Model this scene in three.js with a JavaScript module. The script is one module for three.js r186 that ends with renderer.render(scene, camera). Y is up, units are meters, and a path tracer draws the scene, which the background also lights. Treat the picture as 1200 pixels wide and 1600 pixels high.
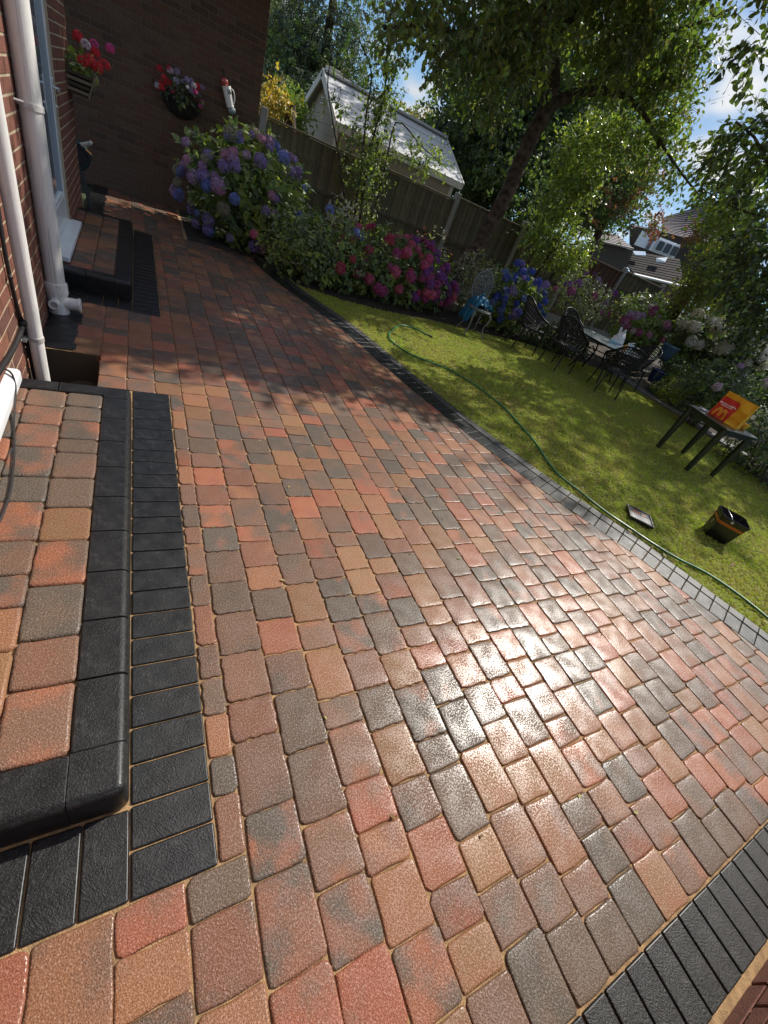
import * as THREE from 'three';
import { mergeGeometries } from 'three/addons/utils/BufferGeometryUtils.js';
import { RoundedBoxGeometry } from 'three/addons/geometries/RoundedBoxGeometry.js';
import { createNoise2D, createNoise3D } from 'simplex-noise';

// ---------------------------------------------------------------- random numbers and noise
const seeded = (a) => () => { a = (a + 0x6d2b79f5) | 0; let t = Math.imul(a ^ (a >>> 15), 1 | a); t = (t + Math.imul(t ^ (t >>> 7), 61 | t)) ^ t; return ((t ^ (t >>> 14)) >>> 0) / 4294967296; };
const rnd = seeded(71);
const R = (a, b) => a + (b - a) * rnd();
const pick = (list) => list[Math.floor(rnd() * list.length)];
const n2 = createNoise2D(seeded(5)), n3 = createNoise3D(seeded(9));
const clamp = THREE.MathUtils.clamp, lerp = THREE.MathUtils.lerp, smooth = THREE.MathUtils.smoothstep, rad = THREE.MathUtils.degToRad;
const V = (x, y, z) => new THREE.Vector3(x, y, z);
const C = (r, g, b) => new THREE.Color().setRGB(r, g, b);

// ---------------------------------------------------------------- camera, sky, sun, exposure
const scene = new THREE.Scene();
const camera = new THREE.PerspectiveCamera(102.66, 3 / 4, 0.05, 900);
camera.position.set(0, 1.5, 0);
camera.rotation.order = 'YXZ';
camera.rotation.set(rad(-36.667), rad(-38.834), rad(24.225));
const renderer = new THREE.WebGLRenderer();
renderer.toneMapping = THREE.LinearToneMapping;
renderer.toneMappingExposure = 1.27;
renderer.shadowMap.enabled = true;

const SUN_EL = rad(45.5), SUN_AZ = rad(74);                     // azimuth from -z towards +x
const sunDir = V(Math.cos(SUN_EL) * Math.sin(SUN_AZ), Math.sin(SUN_EL), -Math.cos(SUN_EL) * Math.cos(SUN_AZ));
{
  const W = 1024, H = 512, data = new Float32Array(W * H * 4);
  for (let row = 0; row < H; row++) {
    const up = ((row + 0.5) / H - 0.5) * Math.PI, y = Math.sin(up);
    for (let col = 0; col < W; col++) {
      const round = ((col + 0.5) / W - 0.5) * 2 * Math.PI, x = Math.cos(round) * Math.cos(up), z = Math.sin(round) * Math.cos(up);
      const cs = x * sunDir.x + y * sunDir.y + z * sunDir.z, yy = Math.max(y, 0.0);
      const h = Math.pow(1 - yy, 3.2);
      let r = lerp(0.06, 0.36, h), g = lerp(0.17, 0.64, h), b = lerp(0.44, 0.92, h);
      const glow = Math.pow(Math.max(cs, 0), 5) * 0.5 + Math.pow(Math.max(cs, 0), 40) * 0.6;
      r += glow; g += glow * 0.98; b += glow * 0.93;
      const k = 1.15 / (yy + 0.16), cx = x * k, cz = z * k;
      const puff = n2(cx * 0.9 + 3.1, cz * 0.9) * 0.55 + n2(cx * 2.1, cz * 2.1 + 7) * 0.3 + n2(cx * 4.7 + 1, cz * 4.7) * 0.16 + n2(cx * 10, cz * 10) * 0.08;
      const cover = smooth(puff, -0.12, 0.36) * smooth(y, -0.02, 0.06);
      const body = lerp(0.80, 1.16, smooth(puff, 0.6, 0.05)) * (0.86 + 0.4 * Math.pow(Math.max(cs, 0), 3));
      r = lerp(r, body * 0.96, cover); g = lerp(g, body * 0.98, cover); b = lerp(b, body * 1.0, cover);
      if (y < 0) { r = 0.10; g = 0.11; b = 0.08; }
      const o = (row * W + col) * 4;
      data[o] = r * 0.84; data[o + 1] = g * 0.84; data[o + 2] = b * 0.84; data[o + 3] = 1;
    }
  }
  const sky = new THREE.DataTexture(data, W, H, THREE.RGBAFormat, THREE.FloatType);
  sky.mapping = THREE.EquirectangularReflectionMapping;
  sky.magFilter = THREE.LinearFilter;
  sky.needsUpdate = true;
  scene.background = sky; scene.environment = sky;
}
const sun = new THREE.DirectionalLight(0xfff8ee, 5);
sun.position.copy(sunDir).multiplyScalar(40).add(V(3, 0, -4));
sun.target.position.set(3, 0, -4);
sun.castShadow = true;
Object.assign(sun.shadow.camera, { left: -16, right: 16, top: 16, bottom: -16, near: 1, far: 90 });
sun.shadow.mapSize.set(4096, 4096);
scene.add(sun, sun.target);

// ---------------------------------------------------------------- naming and grouping helpers
const taken = new Map();
const numbered = (name) => { const k = taken.get(name) ?? 0; taken.set(name, k + 1); return k ? name + '_' + String(k).padStart(3, '0') : name; };
function tag(o, label, category, group) { o.userData.label = label; o.userData.category = category; if (group) o.userData.group = group; return o; }
function thing(name, label, category, [x, y, z] = [0, 0, 0], turn = 0, group) {
  const o = new THREE.Group();
  o.name = numbered(name); o.position.set(x, y, z); o.rotation.y = turn;
  scene.add(o);
  return tag(o, label, category, group);
}
function part(name, geometry, material, parent) {
  const m = new THREE.Mesh(geometry, material);
  m.name = numbered(name); m.castShadow = m.receiveShadow = true;
  parent.add(m);
  return m;
}
function structure(name, geometry, material) {
  const m = geometry ? new THREE.Mesh(geometry, material) : new THREE.Group();
  m.name = numbered(name); m.castShadow = m.receiveShadow = true; m.userData.kind = 'structure';
  scene.add(m);
  return m;
}
// a pixel of the 1200 x 1600 photograph and a plane z give the point of the garden that was seen there
camera.updateMatrixWorld(true);
function at(u, v, z) {
  const f = 640.24, d = V((u - 600) / f, -(v - 800) / f, -1).applyQuaternion(camera.quaternion);
  return d.multiplyScalar(z / d.z).add(camera.position);
}

// ---------------------------------------------------------------- geometry helpers
const box = (w, h, d, x = 0, y = 0, z = 0) => new THREE.BoxGeometry(w, h, d).translate(x, y, z);
const rbox = (w, h, d, r, x = 0, y = 0, z = 0) => new RoundedBoxGeometry(w, h, d, 2, r).translate(x, y, z);
const cyl = (r0, r1, h, x = 0, y = 0, z = 0, n = 16) => new THREE.CylinderGeometry(r0, r1, h, n).translate(x, y, z);
function tube(points, r, n = 8, seg) {
  const c = new THREE.CatmullRomCurve3(points.map((p) => Array.isArray(p) ? V(...p) : p));
  return new THREE.TubeGeometry(c, seg ?? points.length * 4, r, n, false);
}
function bar(a, b, r, n = 8, r2 = r) {                          // a straight round bar from a to b
  a = Array.isArray(a) ? V(...a) : a; b = Array.isArray(b) ? V(...b) : b;
  const d = b.clone().sub(a), g = new THREE.CylinderGeometry(r2, r, d.length(), n);
  return g.applyQuaternion(new THREE.Quaternion().setFromUnitVectors(V(0, 1, 0), d.clone().normalize())).translate((a.x + b.x) / 2, (a.y + b.y) / 2, (a.z + b.z) / 2);
}
function limb(points, radii, n = 8) {                           // a tapering, slightly knobbly tube
  const c = new THREE.CatmullRomCurve3(points), seg = points.length * 4, pos = [], idx = [], uv = [], f = c.computeFrenetFrames(seg);
  for (let i = 0; i <= seg; i++) {
    const t = i / seg, p = c.getPointAt(t), k = t * (radii.length - 1), a = Math.floor(Math.min(k, radii.length - 1.001)), r = lerp(radii[a], radii[a + 1], k - a);
    for (let j = 0; j <= n; j++) {
      const w = (j % n) / n * 2 * Math.PI, rr = r * (1 + 0.13 * n3(p.x * 6 + Math.cos(w), p.y * 4, p.z * 6 + Math.sin(w)));
      const q = p.clone().addScaledVector(f.normals[i], Math.cos(w) * rr).addScaledVector(f.binormals[i], Math.sin(w) * rr);
      pos.push(q.x, q.y, q.z); uv.push(j / n * 0.5, t * c.getLength());
    }
  }
  for (let i = 0; i < seg; i++) for (let j = 0; j < n; j++) { const a = i * (n + 1) + j, b = a + n + 1; idx.push(a, a + 1, b, b, a + 1, b + 1); }
  const g = new THREE.BufferGeometry();
  g.setAttribute('position', new THREE.Float32BufferAttribute(pos, 3));
  g.setAttribute('uv', new THREE.Float32BufferAttribute(uv, 2));
  g.setIndex(idx); g.computeVertexNormals();
  return g;
}
const merge = (list) => mergeGeometries(list.map((g) => { const q = list.some((h) => !h.index) && g.index ? g.toNonIndexed() : g; for (const k of Object.keys(q.attributes)) if (!['position', 'normal', 'uv'].includes(k)) q.deleteAttribute(k); return q; }));
function planarUV(g, s = 1) {                                     // uv in metres from the dominant axis of each normal
  const p = g.attributes.position, n = g.attributes.normal, uv = new Float32Array(p.count * 2);
  for (let i = 0; i < p.count; i++) {
    const ax = Math.abs(n.getX(i)), ay = Math.abs(n.getY(i)), az = Math.abs(n.getZ(i));
    if (ay >= ax && ay >= az) { uv[2 * i] = p.getX(i) * s; uv[2 * i + 1] = p.getZ(i) * s; } else if (ax >= az) { uv[2 * i] = p.getZ(i) * s; uv[2 * i + 1] = p.getY(i) * s; } else { uv[2 * i] = p.getX(i) * s; uv[2 * i + 1] = p.getY(i) * s; }
  }
  g.setAttribute('uv', new THREE.BufferAttribute(uv, 2));
  return g;
}

// ---------------------------------------------------------------- computed textures
function texture(w, h, fn, srgb = false) {                        // fn(x, y, out) writes r g b in 0..1
  const d = new Uint8Array(w * h * 4), o = [0, 0, 0];
  for (let y = 0; y < h; y++) for (let x = 0; x < w; x++) {
    fn(x, y, o);
    const i = (y * w + x) * 4;
    for (let c = 0; c < 3; c++) { let v = clamp(o[c], 0, 1); if (srgb) v = v <= 0.0031308 ? v * 12.92 : 1.055 * Math.pow(v, 1 / 2.4) - 0.055; d[i + c] = Math.round(v * 255); }
    d[i + 3] = 255;
  }
  const t = new THREE.DataTexture(d, w, h);
  t.wrapS = t.wrapT = THREE.RepeatWrapping; t.magFilter = THREE.LinearFilter; t.minFilter = THREE.LinearMipmapLinearFilter;
  if (srgb) t.colorSpace = THREE.SRGBColorSpace;
  t.needsUpdate = true;
  return t;
}
const hash = (x, y, s = 0) => { let h = Math.imul(x | 0, 374761393) + Math.imul(y | 0, 668265263) + Math.imul(s, 2147483647) | 0; h = Math.imul(h ^ (h >>> 13), 1274126177); return ((h ^ (h >>> 16)) >>> 0) / 4294967296; };
const loop2 = (x, y, w, f, s = 0) => {                            // tiling noise over a square of w pixels, f periods across
  const a = x / w * 2 * Math.PI, b = y / w * 2 * Math.PI, q = f / (2 * Math.PI);
  return n3(Math.cos(a) * q + s, Math.sin(a) * q + Math.cos(b) * q * 0.7, Math.sin(b) * q + s * 2);
};
const grainy = texture(512, 512, (x, y, o) => { const v = 0.5 + 0.2 * loop2(x, y, 512, 24) + 0.15 * loop2(x, y, 512, 60, 3) + 0.3 * (hash(x, y) - 0.5); o[0] = o[1] = o[2] = v; });
const grain = (s) => { const t = grainy.clone(); t.repeat.set(s, s); t.needsUpdate = true; return t; };
const std = (color, rough, extra = {}) => new THREE.MeshStandardMaterial({ color, roughness: rough, ...extra });
const phys = (color, rough, extra = {}) => new THREE.MeshPhysicalMaterial({ color, roughness: rough, ...extra });

// ================================================================ GROUND
const PIT = { x0: -0.57, x1: -0.222, z0: -3.17, z1: -2.5 };
function sheet(outline, holes = []) {                              // a flat sheet in x,z from an outline, facing up
  const s = new THREE.Shape(outline.map(([x, z]) => new THREE.Vector2(x, -z)));
  for (const h of holes) s.holes.push(new THREE.Path(h.map(([x, z]) => new THREE.Vector2(x, -z))));
  return planarUV(new THREE.ShapeGeometry(s).rotateX(-Math.PI / 2));
}
const pitHole = [[PIT.x0, PIT.z0], [PIT.x1, PIT.z0], [PIT.x1, PIT.z1], [PIT.x0, PIT.z1]];
const earthTex = texture(512, 512, (x, y, o) => { const v = 0.6 + 0.3 * loop2(x, y, 512, 9) + 0.25 * loop2(x, y, 512, 40, 4) + 0.3 * (hash(x, y, 2) - 0.5); o[0] = 0.075 * v; o[1] = 0.052 * v; o[2] = 0.032 * v; }, true);
const earth = std(0xffffff, 0.95, { map: earthTex, bumpMap: grain(2), bumpScale: 0.02 });
const farGrass = std(C(0.05, 0.065, 0.022), 0.95, { bumpMap: grain(1), bumpScale: 0.03 });
structure('ground', sheet([[-400, -400], [400, -400], [400, 400], [-400, 400]], [pitHole]), farGrass).position.y = -0.05;

// ---------------------------------------------------------------- kerb line between patio and lawn
const kerbPoints = [[1.42, -7.05], [1.52, -6.4], [1.66, -5.9], [1.85, -5.42], [2.03, -4.95], [2.17, -4.43], [2.29, -3.87], [2.43, -3.28], [2.62, -2.62], [2.75, -2.24], [2.87, -1.9], [2.99, -1.62], [3.13, -1.33], [3.26, -1.05], [3.36, -0.77], [3.45, -0.5], [3.53, -0.25], [3.60, 0.0], [3.66, 0.3], [3.70, 0.66]];
const kerb = new THREE.CatmullRomCurve3(kerbPoints.map(([x, z]) => V(x, 0, z)));
const kerbLen = kerb.getLength(), kerbAt = (s) => kerb.getPointAt(clamp(s / kerbLen, 0, 1)), kerbDir = (s) => kerb.getTangentAt(clamp(s / kerbLen, 0, 1));
const kerbDense = Array.from({ length: 200 }, (_, i) => kerb.getPointAt(i / 199));
const kerbX = (z) => { if (z <= kerbDense[0].z) return kerbDense[0].x; for (let i = 1; i < 200; i++) if (kerbDense[i].z >= z) { const a = kerbDense[i - 1], b = kerbDense[i]; return lerp(a.x, b.x, (z - a.z) / (b.z - a.z)); } return kerbDense[199].x; };
const kerbOut = (off) => kerbDense.filter((_, i) => i % 4 === 0 || i === 199).map((p, i, l) => { const t = l[Math.min(i + 1, l.length - 1)].clone().sub(l[Math.max(i - 1, 0)]).normalize(); return [p.x - t.z * -off, p.z - t.x * off]; });

// sand bed under the blocks
const sandTex = texture(256, 256, (x, y, o) => { const v = 0.8 + 0.25 * loop2(x, y, 256, 6) + 0.35 * (hash(x, y, 5) - 0.5); o[0] = 0.40 * v; o[1] = 0.25 * v; o[2] = 0.12 * v; }, true);
sandTex.repeat.set(4, 4);
const sand = std(0xffffff, 0.95, { map: sandTex, bumpMap: grain(6), bumpScale: 0.004 });
const bedOutline = [[-0.57, 0.8], [-0.57, -8.9], [0.58, -8.9], [0.58, -7.06], ...kerbOut(0.31), [4.02, 0.8]];
const patio = structure('brick_patio', sheet(bedOutline, [pitHole.map(([x, z], i) => [x + (i === 1 || i === 2 ? 0 : 0.004), z])]).translate(0, -0.0076, 0), sand);

// ---------------------------------------------------------------- block faces: an atlas of 8 x 8 blocks, each its own mottling
const TONES = [[0.222, 0.084, 0.043], [0.198, 0.09, 0.044], [0.178, 0.094, 0.043], [0.13, 0.073, 0.046], [0.1, 0.068, 0.046], [0.075, 0.06, 0.045], [0.205, 0.07, 0.038], [0.15, 0.068, 0.040]];
const CELL = 256;
const cellTone = (k) => {
  const h = seeded(k * 77 + 3), a = [0, 1, 2, 3, 4, 5, 6, 7, 4, 3, 5, 1, 7, 3, 4, 0][k % 16], b = [7, 3, 0, 4, 5, 4, 1, 3, 2, 5, 3, 4, 0, 1, 6, 5][(k * 5 + 3) % 16];
  return { a: TONES[a], b: TONES[b], mix: h() * 1.3 - 0.9, f: 0.7 + h() * 1.3, o: h() * 90, v: 0.85 + h() * 0.3, turn: h() * 6.28 };
};
const bumpAtlas = new Uint8Array(2048 * 2048), filmAtlas = new Uint8Array(2048 * 2048);
const paverMap = texture(2048, 2048, (x, y, o) => {
  const k = (x >> 8) + (y >> 8) * 8, lx = (x & 255) / CELL, ly = (y & 255) / CELL;
  if (o.k !== k) { o.k = k; o.t = cellTone(k); }
  const t = o.t, patch = n2(lx * t.f + t.o, ly * t.f) + 0.22 * n2(lx * 5 + t.o, ly * 5) + 0.2 * n2(lx * 17, ly * 17 + t.o);
  const w = smooth(patch + t.mix, -0.75, 0.9);
  const g1 = n2(x * 0.105, y * 0.105), g2 = n2(x * 0.2 + 40, y * 0.2), h = hash(x, y, 11), g3 = n2(x * 0.5, y * 0.5 + 9);
  let v = t.v * (1 + 0.12 * g1 + 0.3 * g2 + 0.24 * g3 + 0.3 * (h - 0.5));
  const fleck = smooth(g1 * 0.35 + g2 * 0.75, 0.42, 0.7) * 0.55;              // pale stones in the mix
  for (let c = 0; c < 3; c++) o[c] = lerp(lerp(t.a[c], t.b[c], w) * v, [0.42, 0.34, 0.27][c], fleck * 0.5);
  bumpAtlas[y * 2048 + x] = Math.round(255 * clamp(0.5 + 0.1 * g1 + 0.2 * g2 + 0.2 * g3 + 0.16 * (h - 0.5) + 0.08 * n2(lx * 3 + t.o, ly * 3), 0, 1));
  filmAtlas[y * 2048 + x] = Math.round(255 * clamp(0.02 + 0.98 * smooth(0.6 * g1 + 0.6 * g2 + 0.25 * g3 + 0.35 * n2(lx * 2.4 + t.o, ly * 2.4 + 5), 0.0, 0.2), 0, 1));
}, true);
const bumpData = new Uint8Array(2048 * 2048 * 4);
for (let i = 0; i < bumpAtlas.length; i++) { bumpData[4 * i] = bumpData[4 * i + 1] = bumpData[4 * i + 2] = bumpAtlas[i]; bumpData[4 * i + 3] = 255; }
const paverBump = new THREE.DataTexture(bumpData, 2048, 2048);
paverBump.magFilter = THREE.LinearFilter; paverBump.wrapS = paverBump.wrapT = THREE.RepeatWrapping; paverBump.needsUpdate = true;
const filmData = new Uint8Array(2048 * 2048 * 4);                            // sealer: a patchy clear film on the block faces
for (let i = 0; i < filmAtlas.length; i++) { filmData[4 * i] = filmData[4 * i + 1] = filmData[4 * i + 2] = filmAtlas[i]; filmData[4 * i + 3] = 255; }
const filmMap = new THREE.DataTexture(filmData, 2048, 2048);
filmMap.magFilter = THREE.LinearFilter; filmMap.wrapS = filmMap.wrapT = THREE.RepeatWrapping; filmMap.needsUpdate = true;
const paverMat = phys(C(1.1, 1.09, 1.1), 0.6, { map: paverMap, bumpMap: paverBump, bumpScale: 0.0023, specularIntensity: 0.45, clearcoat: 0.85, clearcoatMap: filmMap, clearcoatRoughness: 0.325 });
const blackMap = texture(512, 512, (x, y, o) => { const g = loop2(x, y, 512, 70, 2), h = hash(x, y, 31), v = 1.1 + 0.45 * loop2(x, y, 512, 4) + 0.25 * loop2(x, y, 512, 11, 5) + 0.35 * g + 0.5 * (h - 0.5), f = (g > 0.45 && h > 0.8 ? 1 : 0) + 0.16 * smooth(loop2(x, y, 512, 6, 8) + 0.5 * loop2(x, y, 512, 22, 3), 0.25, 1.0); o[0] = 0.0075 * v + 0.06 * f; o[1] = 0.0078 * v + 0.06 * f; o[2] = 0.008 * v + 0.055 * f; }, true);
blackMap.repeat.set(3, 3);
const blackMat = phys(0xffffff, 0.36, { map: blackMap, bumpMap: grain(6), bumpScale: 0.0013, specularIntensity: 0.55, clearcoat: 0.22, clearcoatRoughness: 0.26 });

// one block: an outline in x,z, rounded at the corners, tumbled along the edges, with a worn arris
function block(poly, { deep = 0.05, bevel = 0.007, round = 0.014, worn = 0.0016, cell = null, step = 0.055, crown = 0.0006 } = {}) {
  let area = 0;
  poly.forEach((p, i) => { const q = poly[(i + 1) % poly.length]; area += p[0] * q[1] - q[0] * p[1]; });
  if (area > 0) poly = poly.slice().reverse();
  const n = poly.length, ring = [];
  for (let i = 0; i < n; i++) {
    const p = poly[i], a = poly[(i + n - 1) % n], b = poly[(i + 1) % n], la = Math.hypot(a[0] - p[0], a[1] - p[1]), lb = Math.hypot(b[0] - p[0], b[1] - p[1]);
    const r = Math.min(Math.max(round * R(0.6, 1.5), bevel * 1.7), la * 0.35, lb * 0.35), s = [p[0] + (a[0] - p[0]) / la * r, p[1] + (a[1] - p[1]) / la * r], e = [p[0] + (b[0] - p[0]) / lb * r, p[1] + (b[1] - p[1]) / lb * r];
    ring.push(s, [(s[0] + e[0] + 2 * p[0]) / 4 * 0.9 + (s[0] + e[0]) / 20, (s[1] + e[1] + 2 * p[1]) / 4 * 0.9 + (s[1] + e[1]) / 20], e);
    const left = lb - 2 * r, m = Math.max(0, Math.round(left / step) - 1);
    for (let j = 1; j <= m; j++) { const t = (r + left * (j + R(-0.2, 0.2)) / (m + 1)) / lb; ring.push([lerp(p[0], b[0], t), lerp(p[1], b[1], t)]); }
  }
  const k = ring.length, nor = ring.map((p, i) => { const a = ring[(i + k - 1) % k], b = ring[(i + 1) % k], dx = b[0] - a[0], dz = b[1] - a[1], l = Math.hypot(dx, dz) || 1; return [-dz / l, dx / l]; });
  const cx = ring.reduce((s, p) => s + p[0], 0) / k, cz = ring.reduce((s, p) => s + p[1], 0) / k, pos = [cx, crown, cz], uv = [], idx = [];
  for (let i = 0; i < k; i++) { const j = R(-worn, worn); ring[i] = [ring[i][0] - nor[i][0] * j, ring[i][1] - nor[i][1] * j]; }
  const inward = (nor[0][0] * (cx - ring[0][0]) + nor[0][1] * (cz - ring[0][1])) > 0 ? 1 : -1;
  const levels = [[bevel * 1.5 + 0.014, crown], [bevel * 1.5, 0], [bevel * 0.45, -bevel * 0.4], [0, -bevel * 1.25], [0, -deep]];
  levels.forEach(([off, y], l) => {
    for (let i = 0; i < k; i++) {
      const e = l ? off : levels[1][0], s = l ? 0 : 0.22, x = ring[i][0] + nor[i][0] * e * inward, z = ring[i][1] + nor[i][1] * e * inward;
      pos.push(lerp(x, cx, s), y + (l === 1 && crown ? R(-0.0006, 0.0004) : 0), lerp(z, cz, s));
    }
  });
  for (let i = 0; i < k; i++) {
    const a = 1 + i, b = 1 + (i + 1) % k;
    idx.push(0, a, b);
    for (let l = 0; l < 4; l++) idx.push(a + l * k, a + (l + 1) * k, b + l * k, b + l * k, a + (l + 1) * k, b + (l + 1) * k);
  }
  const ou = cell === null ? R(0, 1) : ((cell % 8) + 0.5) / 8, ov = cell === null ? R(0, 1) : (Math.floor(cell / 8) + 0.5) / 8, s = cell === null ? 1 : 1 / (0.27 * 8);
  for (let i = 0; i < pos.length; i += 3) uv.push(ou + (pos[i] - cx) * s, ov + (pos[i + 2] - cz) * s);
  const g = new THREE.BufferGeometry();
  g.setAttribute('position', new THREE.Float32BufferAttribute(pos, 3)); g.setAttribute('uv', new THREE.Float32BufferAttribute(uv, 2));
  g.setIndex(idx); g.computeVertexNormals();
  if (g.attributes.normal.getY(0) < 0) { const ix = g.index.array; for (let i = 0; i < ix.length; i += 3) { const t = ix[i]; ix[i] = ix[i + 1]; ix[i + 1] = t; } }
  const nr = g.attributes.normal;                                            // a flat face that rolls over the worn arris
  nr.setXYZ(0, 0, 1, 0);
  [[crown ? 0.012 : 0, 1], [crown ? 0.07 : 0, 1], [0.75, 0.75], [1, 0.25], [1, 0]].forEach(([o, u], l) => { const q = Math.hypot(o, u); for (let i = 0; i < k; i++) nr.setXYZ(1 + l * k + i, -nor[i][0] * inward * o / q, u / q, -nor[i][1] * inward * o / q); });
  return g;
}
const rect = (x0, x1, z0, z1) => [[x0, z0], [x1, z0], [x1, z1], [x0, z1]];
function cut(poly, nx, nz, d) {                                    // keeps the side where nx*x + nz*z <= d
  const out = [];
  poly.forEach((p, i) => {
    const q = poly[(i + 1) % poly.length], a = nx * p[0] + nz * p[1] - d, b = nx * q[0] + nz * q[1] - d;
    if (a <= 0) out.push(p);
    if ((a < 0) !== (b < 0) && a !== b) { const t = a / (a - b); out.push([lerp(p[0], q[0], t), lerp(p[1], q[1], t)]); }
  });
  return out;
}
const polyArea = (poly) => Math.abs(poly.reduce((s, p, i) => { const q = poly[(i + 1) % poly.length]; return s + p[0] * q[1] - q[0] * p[1]; }, 0)) / 2;
// lays blocks: the largest in view as single parts, the others joined
function lay(parent, name, list, material, limit = 300) {
  list.sort((a, b) => b.shows - a.shows);
  list.slice(0, limit).forEach(({ g }) => part(name, g, material, parent));
  if (list.length > limit) part('distant_' + name, merge(list.slice(limit).map((o) => o.g)), material, parent).userData.kind = 'stuff';
}
function shows(x, y, z) {                                            // rough size in the picture of something small at that point
  const q = V(x, y, z).applyMatrix4(camera.matrixWorldInverse);
  if (q.z > -0.05) return 0;
  const u = q.x / -q.z / (0.75 * 1.2494), v = q.y / -q.z / 1.2494;
  if (Math.abs(u) > 1.06 || Math.abs(v) > 1.06) return 0.001 / q.lengthSq();
  return Math.abs(q.y) / (-q.z * q.z * -q.z) + 1 / q.lengthSq();
}
camera.matrixWorldInverse.copy(camera.matrixWorld).invert();

const JOINT = 0.0022;
const course = 0.1555, firstJoint = 0.226;
const lengths = [0.108, 0.132, 0.157, 0.157, 0.182, 0.157, 0.206];
// spans of z in a course that are not paved, by the middle x of the course
function blocked(x0, x1) {
  const mid = (x0 + x1) / 2, out = [];
  if (mid < 0.15) out.push([-2.735, -0.21]);                           // near step and its border
  else if (x0 < 0.15) out.push([-2.735, -0.21]);
  if (mid < 0.15) out.push([-6.77, mid < -0.06 ? -4.06 : -4.05]);       // far step and its border
  if (mid < -0.366) out.push([-8.9, -3.18]);
  if (mid < PIT.x1) out.push([PIT.z0 - 0.0, -2.4]);
  return out;
}
const pavers = [];
function paveColumn(x0, x1, zs) {
  for (const [za, zb] of zs) {
    let z = zb;
    while (z - za > 0.02) {
      let len = pick(lengths);
      if (z - za - len < 0.07) len = z - za > 0.25 ? (z - za) / 2 : z - za;
      const lo = z - len;
      let poly = rect(x0 + JOINT / 2, x1 - JOINT / 2, lo + JOINT / 2, z - JOINT / 2), mz = (lo + z) / 2;
      z = lo;
      if (mz > kerbDense[0].z - 0.2) {                                 // cut along the kerb
        const kx = kerbX(mz), slope = (kerbX(mz + 0.05) - kerbX(mz - 0.05)) / 0.1, l = Math.hypot(1, slope), nx = 1 / l, nz = -slope / l;
        poly = cut(poly, nx, nz, nx * (kx - JOINT) + nz * mz);
      }
      if (mz < -7.03) poly = cut(poly, 1, 0, 0.575);
      if (poly.length < 3 || polyArea(poly) < 0.0012) continue;
      const cx = poly.reduce((s, p) => s + p[0], 0) / poly.length, cz = poly.reduce((s, p) => s + p[1], 0) / poly.length;
      const small = shows(cx, 0, cz);
      const g = block(poly.map(([x, y]) => [x - cx, y - cz]), { cell: Math.floor(rnd() * 64), round: 0.0135, worn: 0.0032, step: small > 0.12 ? 0.02 : 0.07, bevel: R(0.0034, 0.0052) });
      g.rotateX(R(-0.008, 0.008)).rotateZ(R(-0.008, 0.008)).translate(cx, R(-0.0014, 0.0012), cz);
      pavers.push({ g, shows: small });
    }
  }
}
for (let k = -6; k < 24; k++) {
  let x0 = firstJoint + k * course, x1 = x0 + course;
  if (x1 < -0.56) continue;
  const holes = blocked(x0, x1);
  let spans = [[-8.88, 0.438]];
  if (x0 > 0.5 && x0 < 1.5) spans = [[x0 > 0.42 ? -7.03 : -8.88, 0.438]];
  for (const [a, b] of holes) spans = spans.flatMap(([c, d]) => (b <= c || a >= d) ? [[c, d]] : [[c, Math.min(a, d)], [Math.max(b, c), d]].filter(([e, f]) => f - e > 0.03));
  if (x0 < 0.15 && x1 > 0.15) {                                        // the narrow course beside the black borders
    paveColumn(x0, x1, spans);
    paveColumn(0.153, x1, [[-2.735, -0.212]]); paveColumn(0.153, x1, [[-6.77, -4.055]]);
  } else paveColumn(Math.max(x0, -0.566), x1, spans);
}
lay(patio, 'paver', pavers, paverMat);

// ---------------------------------------------------------------- black block borders
function blackBlock(poly, top = 0) {
  const cx = poly.reduce((s, p) => s + p[0], 0) / poly.length, cz = poly.reduce((s, p) => s + p[1], 0) / poly.length;
  const g = block(poly.map(([x, y]) => [x - cx, y - cz]), { round: 0.003, worn: 0.0005, bevel: 0.0034, step: 0.12, crown: 0 });
  return g.rotateX(R(-0.006, 0.006)).rotateZ(R(-0.005, 0.005)).translate(cx, top + R(-0.001, 0.001), cz);
}
const stepBorder = structure('black_step_border'), nearBorder = [], farBorder = [];
for (let i = 0; i < 24; i++) { const z1 = -0.212 - i * 0.1052; nearBorder.push({ g: blackBlock(rect(-0.052, 0.148, z1 - 0.1012, z1)), shows: 1 }); }
for (let i = 0; i < 5; i++) { const x1 = -0.0565 - i * 0.1052; nearBorder.push({ g: blackBlock(rect(x1 - 0.1012, x1, -0.414, -0.214)), shows: 1 }); }
lay(stepBorder, 'border_block', nearBorder, blackMat);
const farStepBorder = structure('black_step_border');
for (let i = 0; i < 26; i++) { const z1 = -4.055 - i * 0.1045; farBorder.push({ g: blackBlock(rect(-0.052, 0.148, z1 - 0.1005, z1)), shows: 1 }); }
for (let i = 0; i < 3; i++) { const x1 = -0.056 - i * 0.1052; farBorder.push({ g: blackBlock(rect(x1 - 0.1012, x1, -4.292, -4.062)), shows: 1 }); }
for (let i = 0; i < 11; i++) { const z1 = -3.185 - i * 0.1045; farBorder.push({ g: blackBlock(rect(-0.568, -0.370, z1 - 0.1005, z1)), shows: 1 }); }
for (let i = 0; i < 20; i++) { const z1 = -6.775 - i * 0.1045; farBorder.push({ g: blackBlock(rect(-0.568, -0.370, z1 - 0.1005, z1)), shows: 1 }); }
lay(farStepBorder, 'border_block', farBorder, blackMat);

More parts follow.
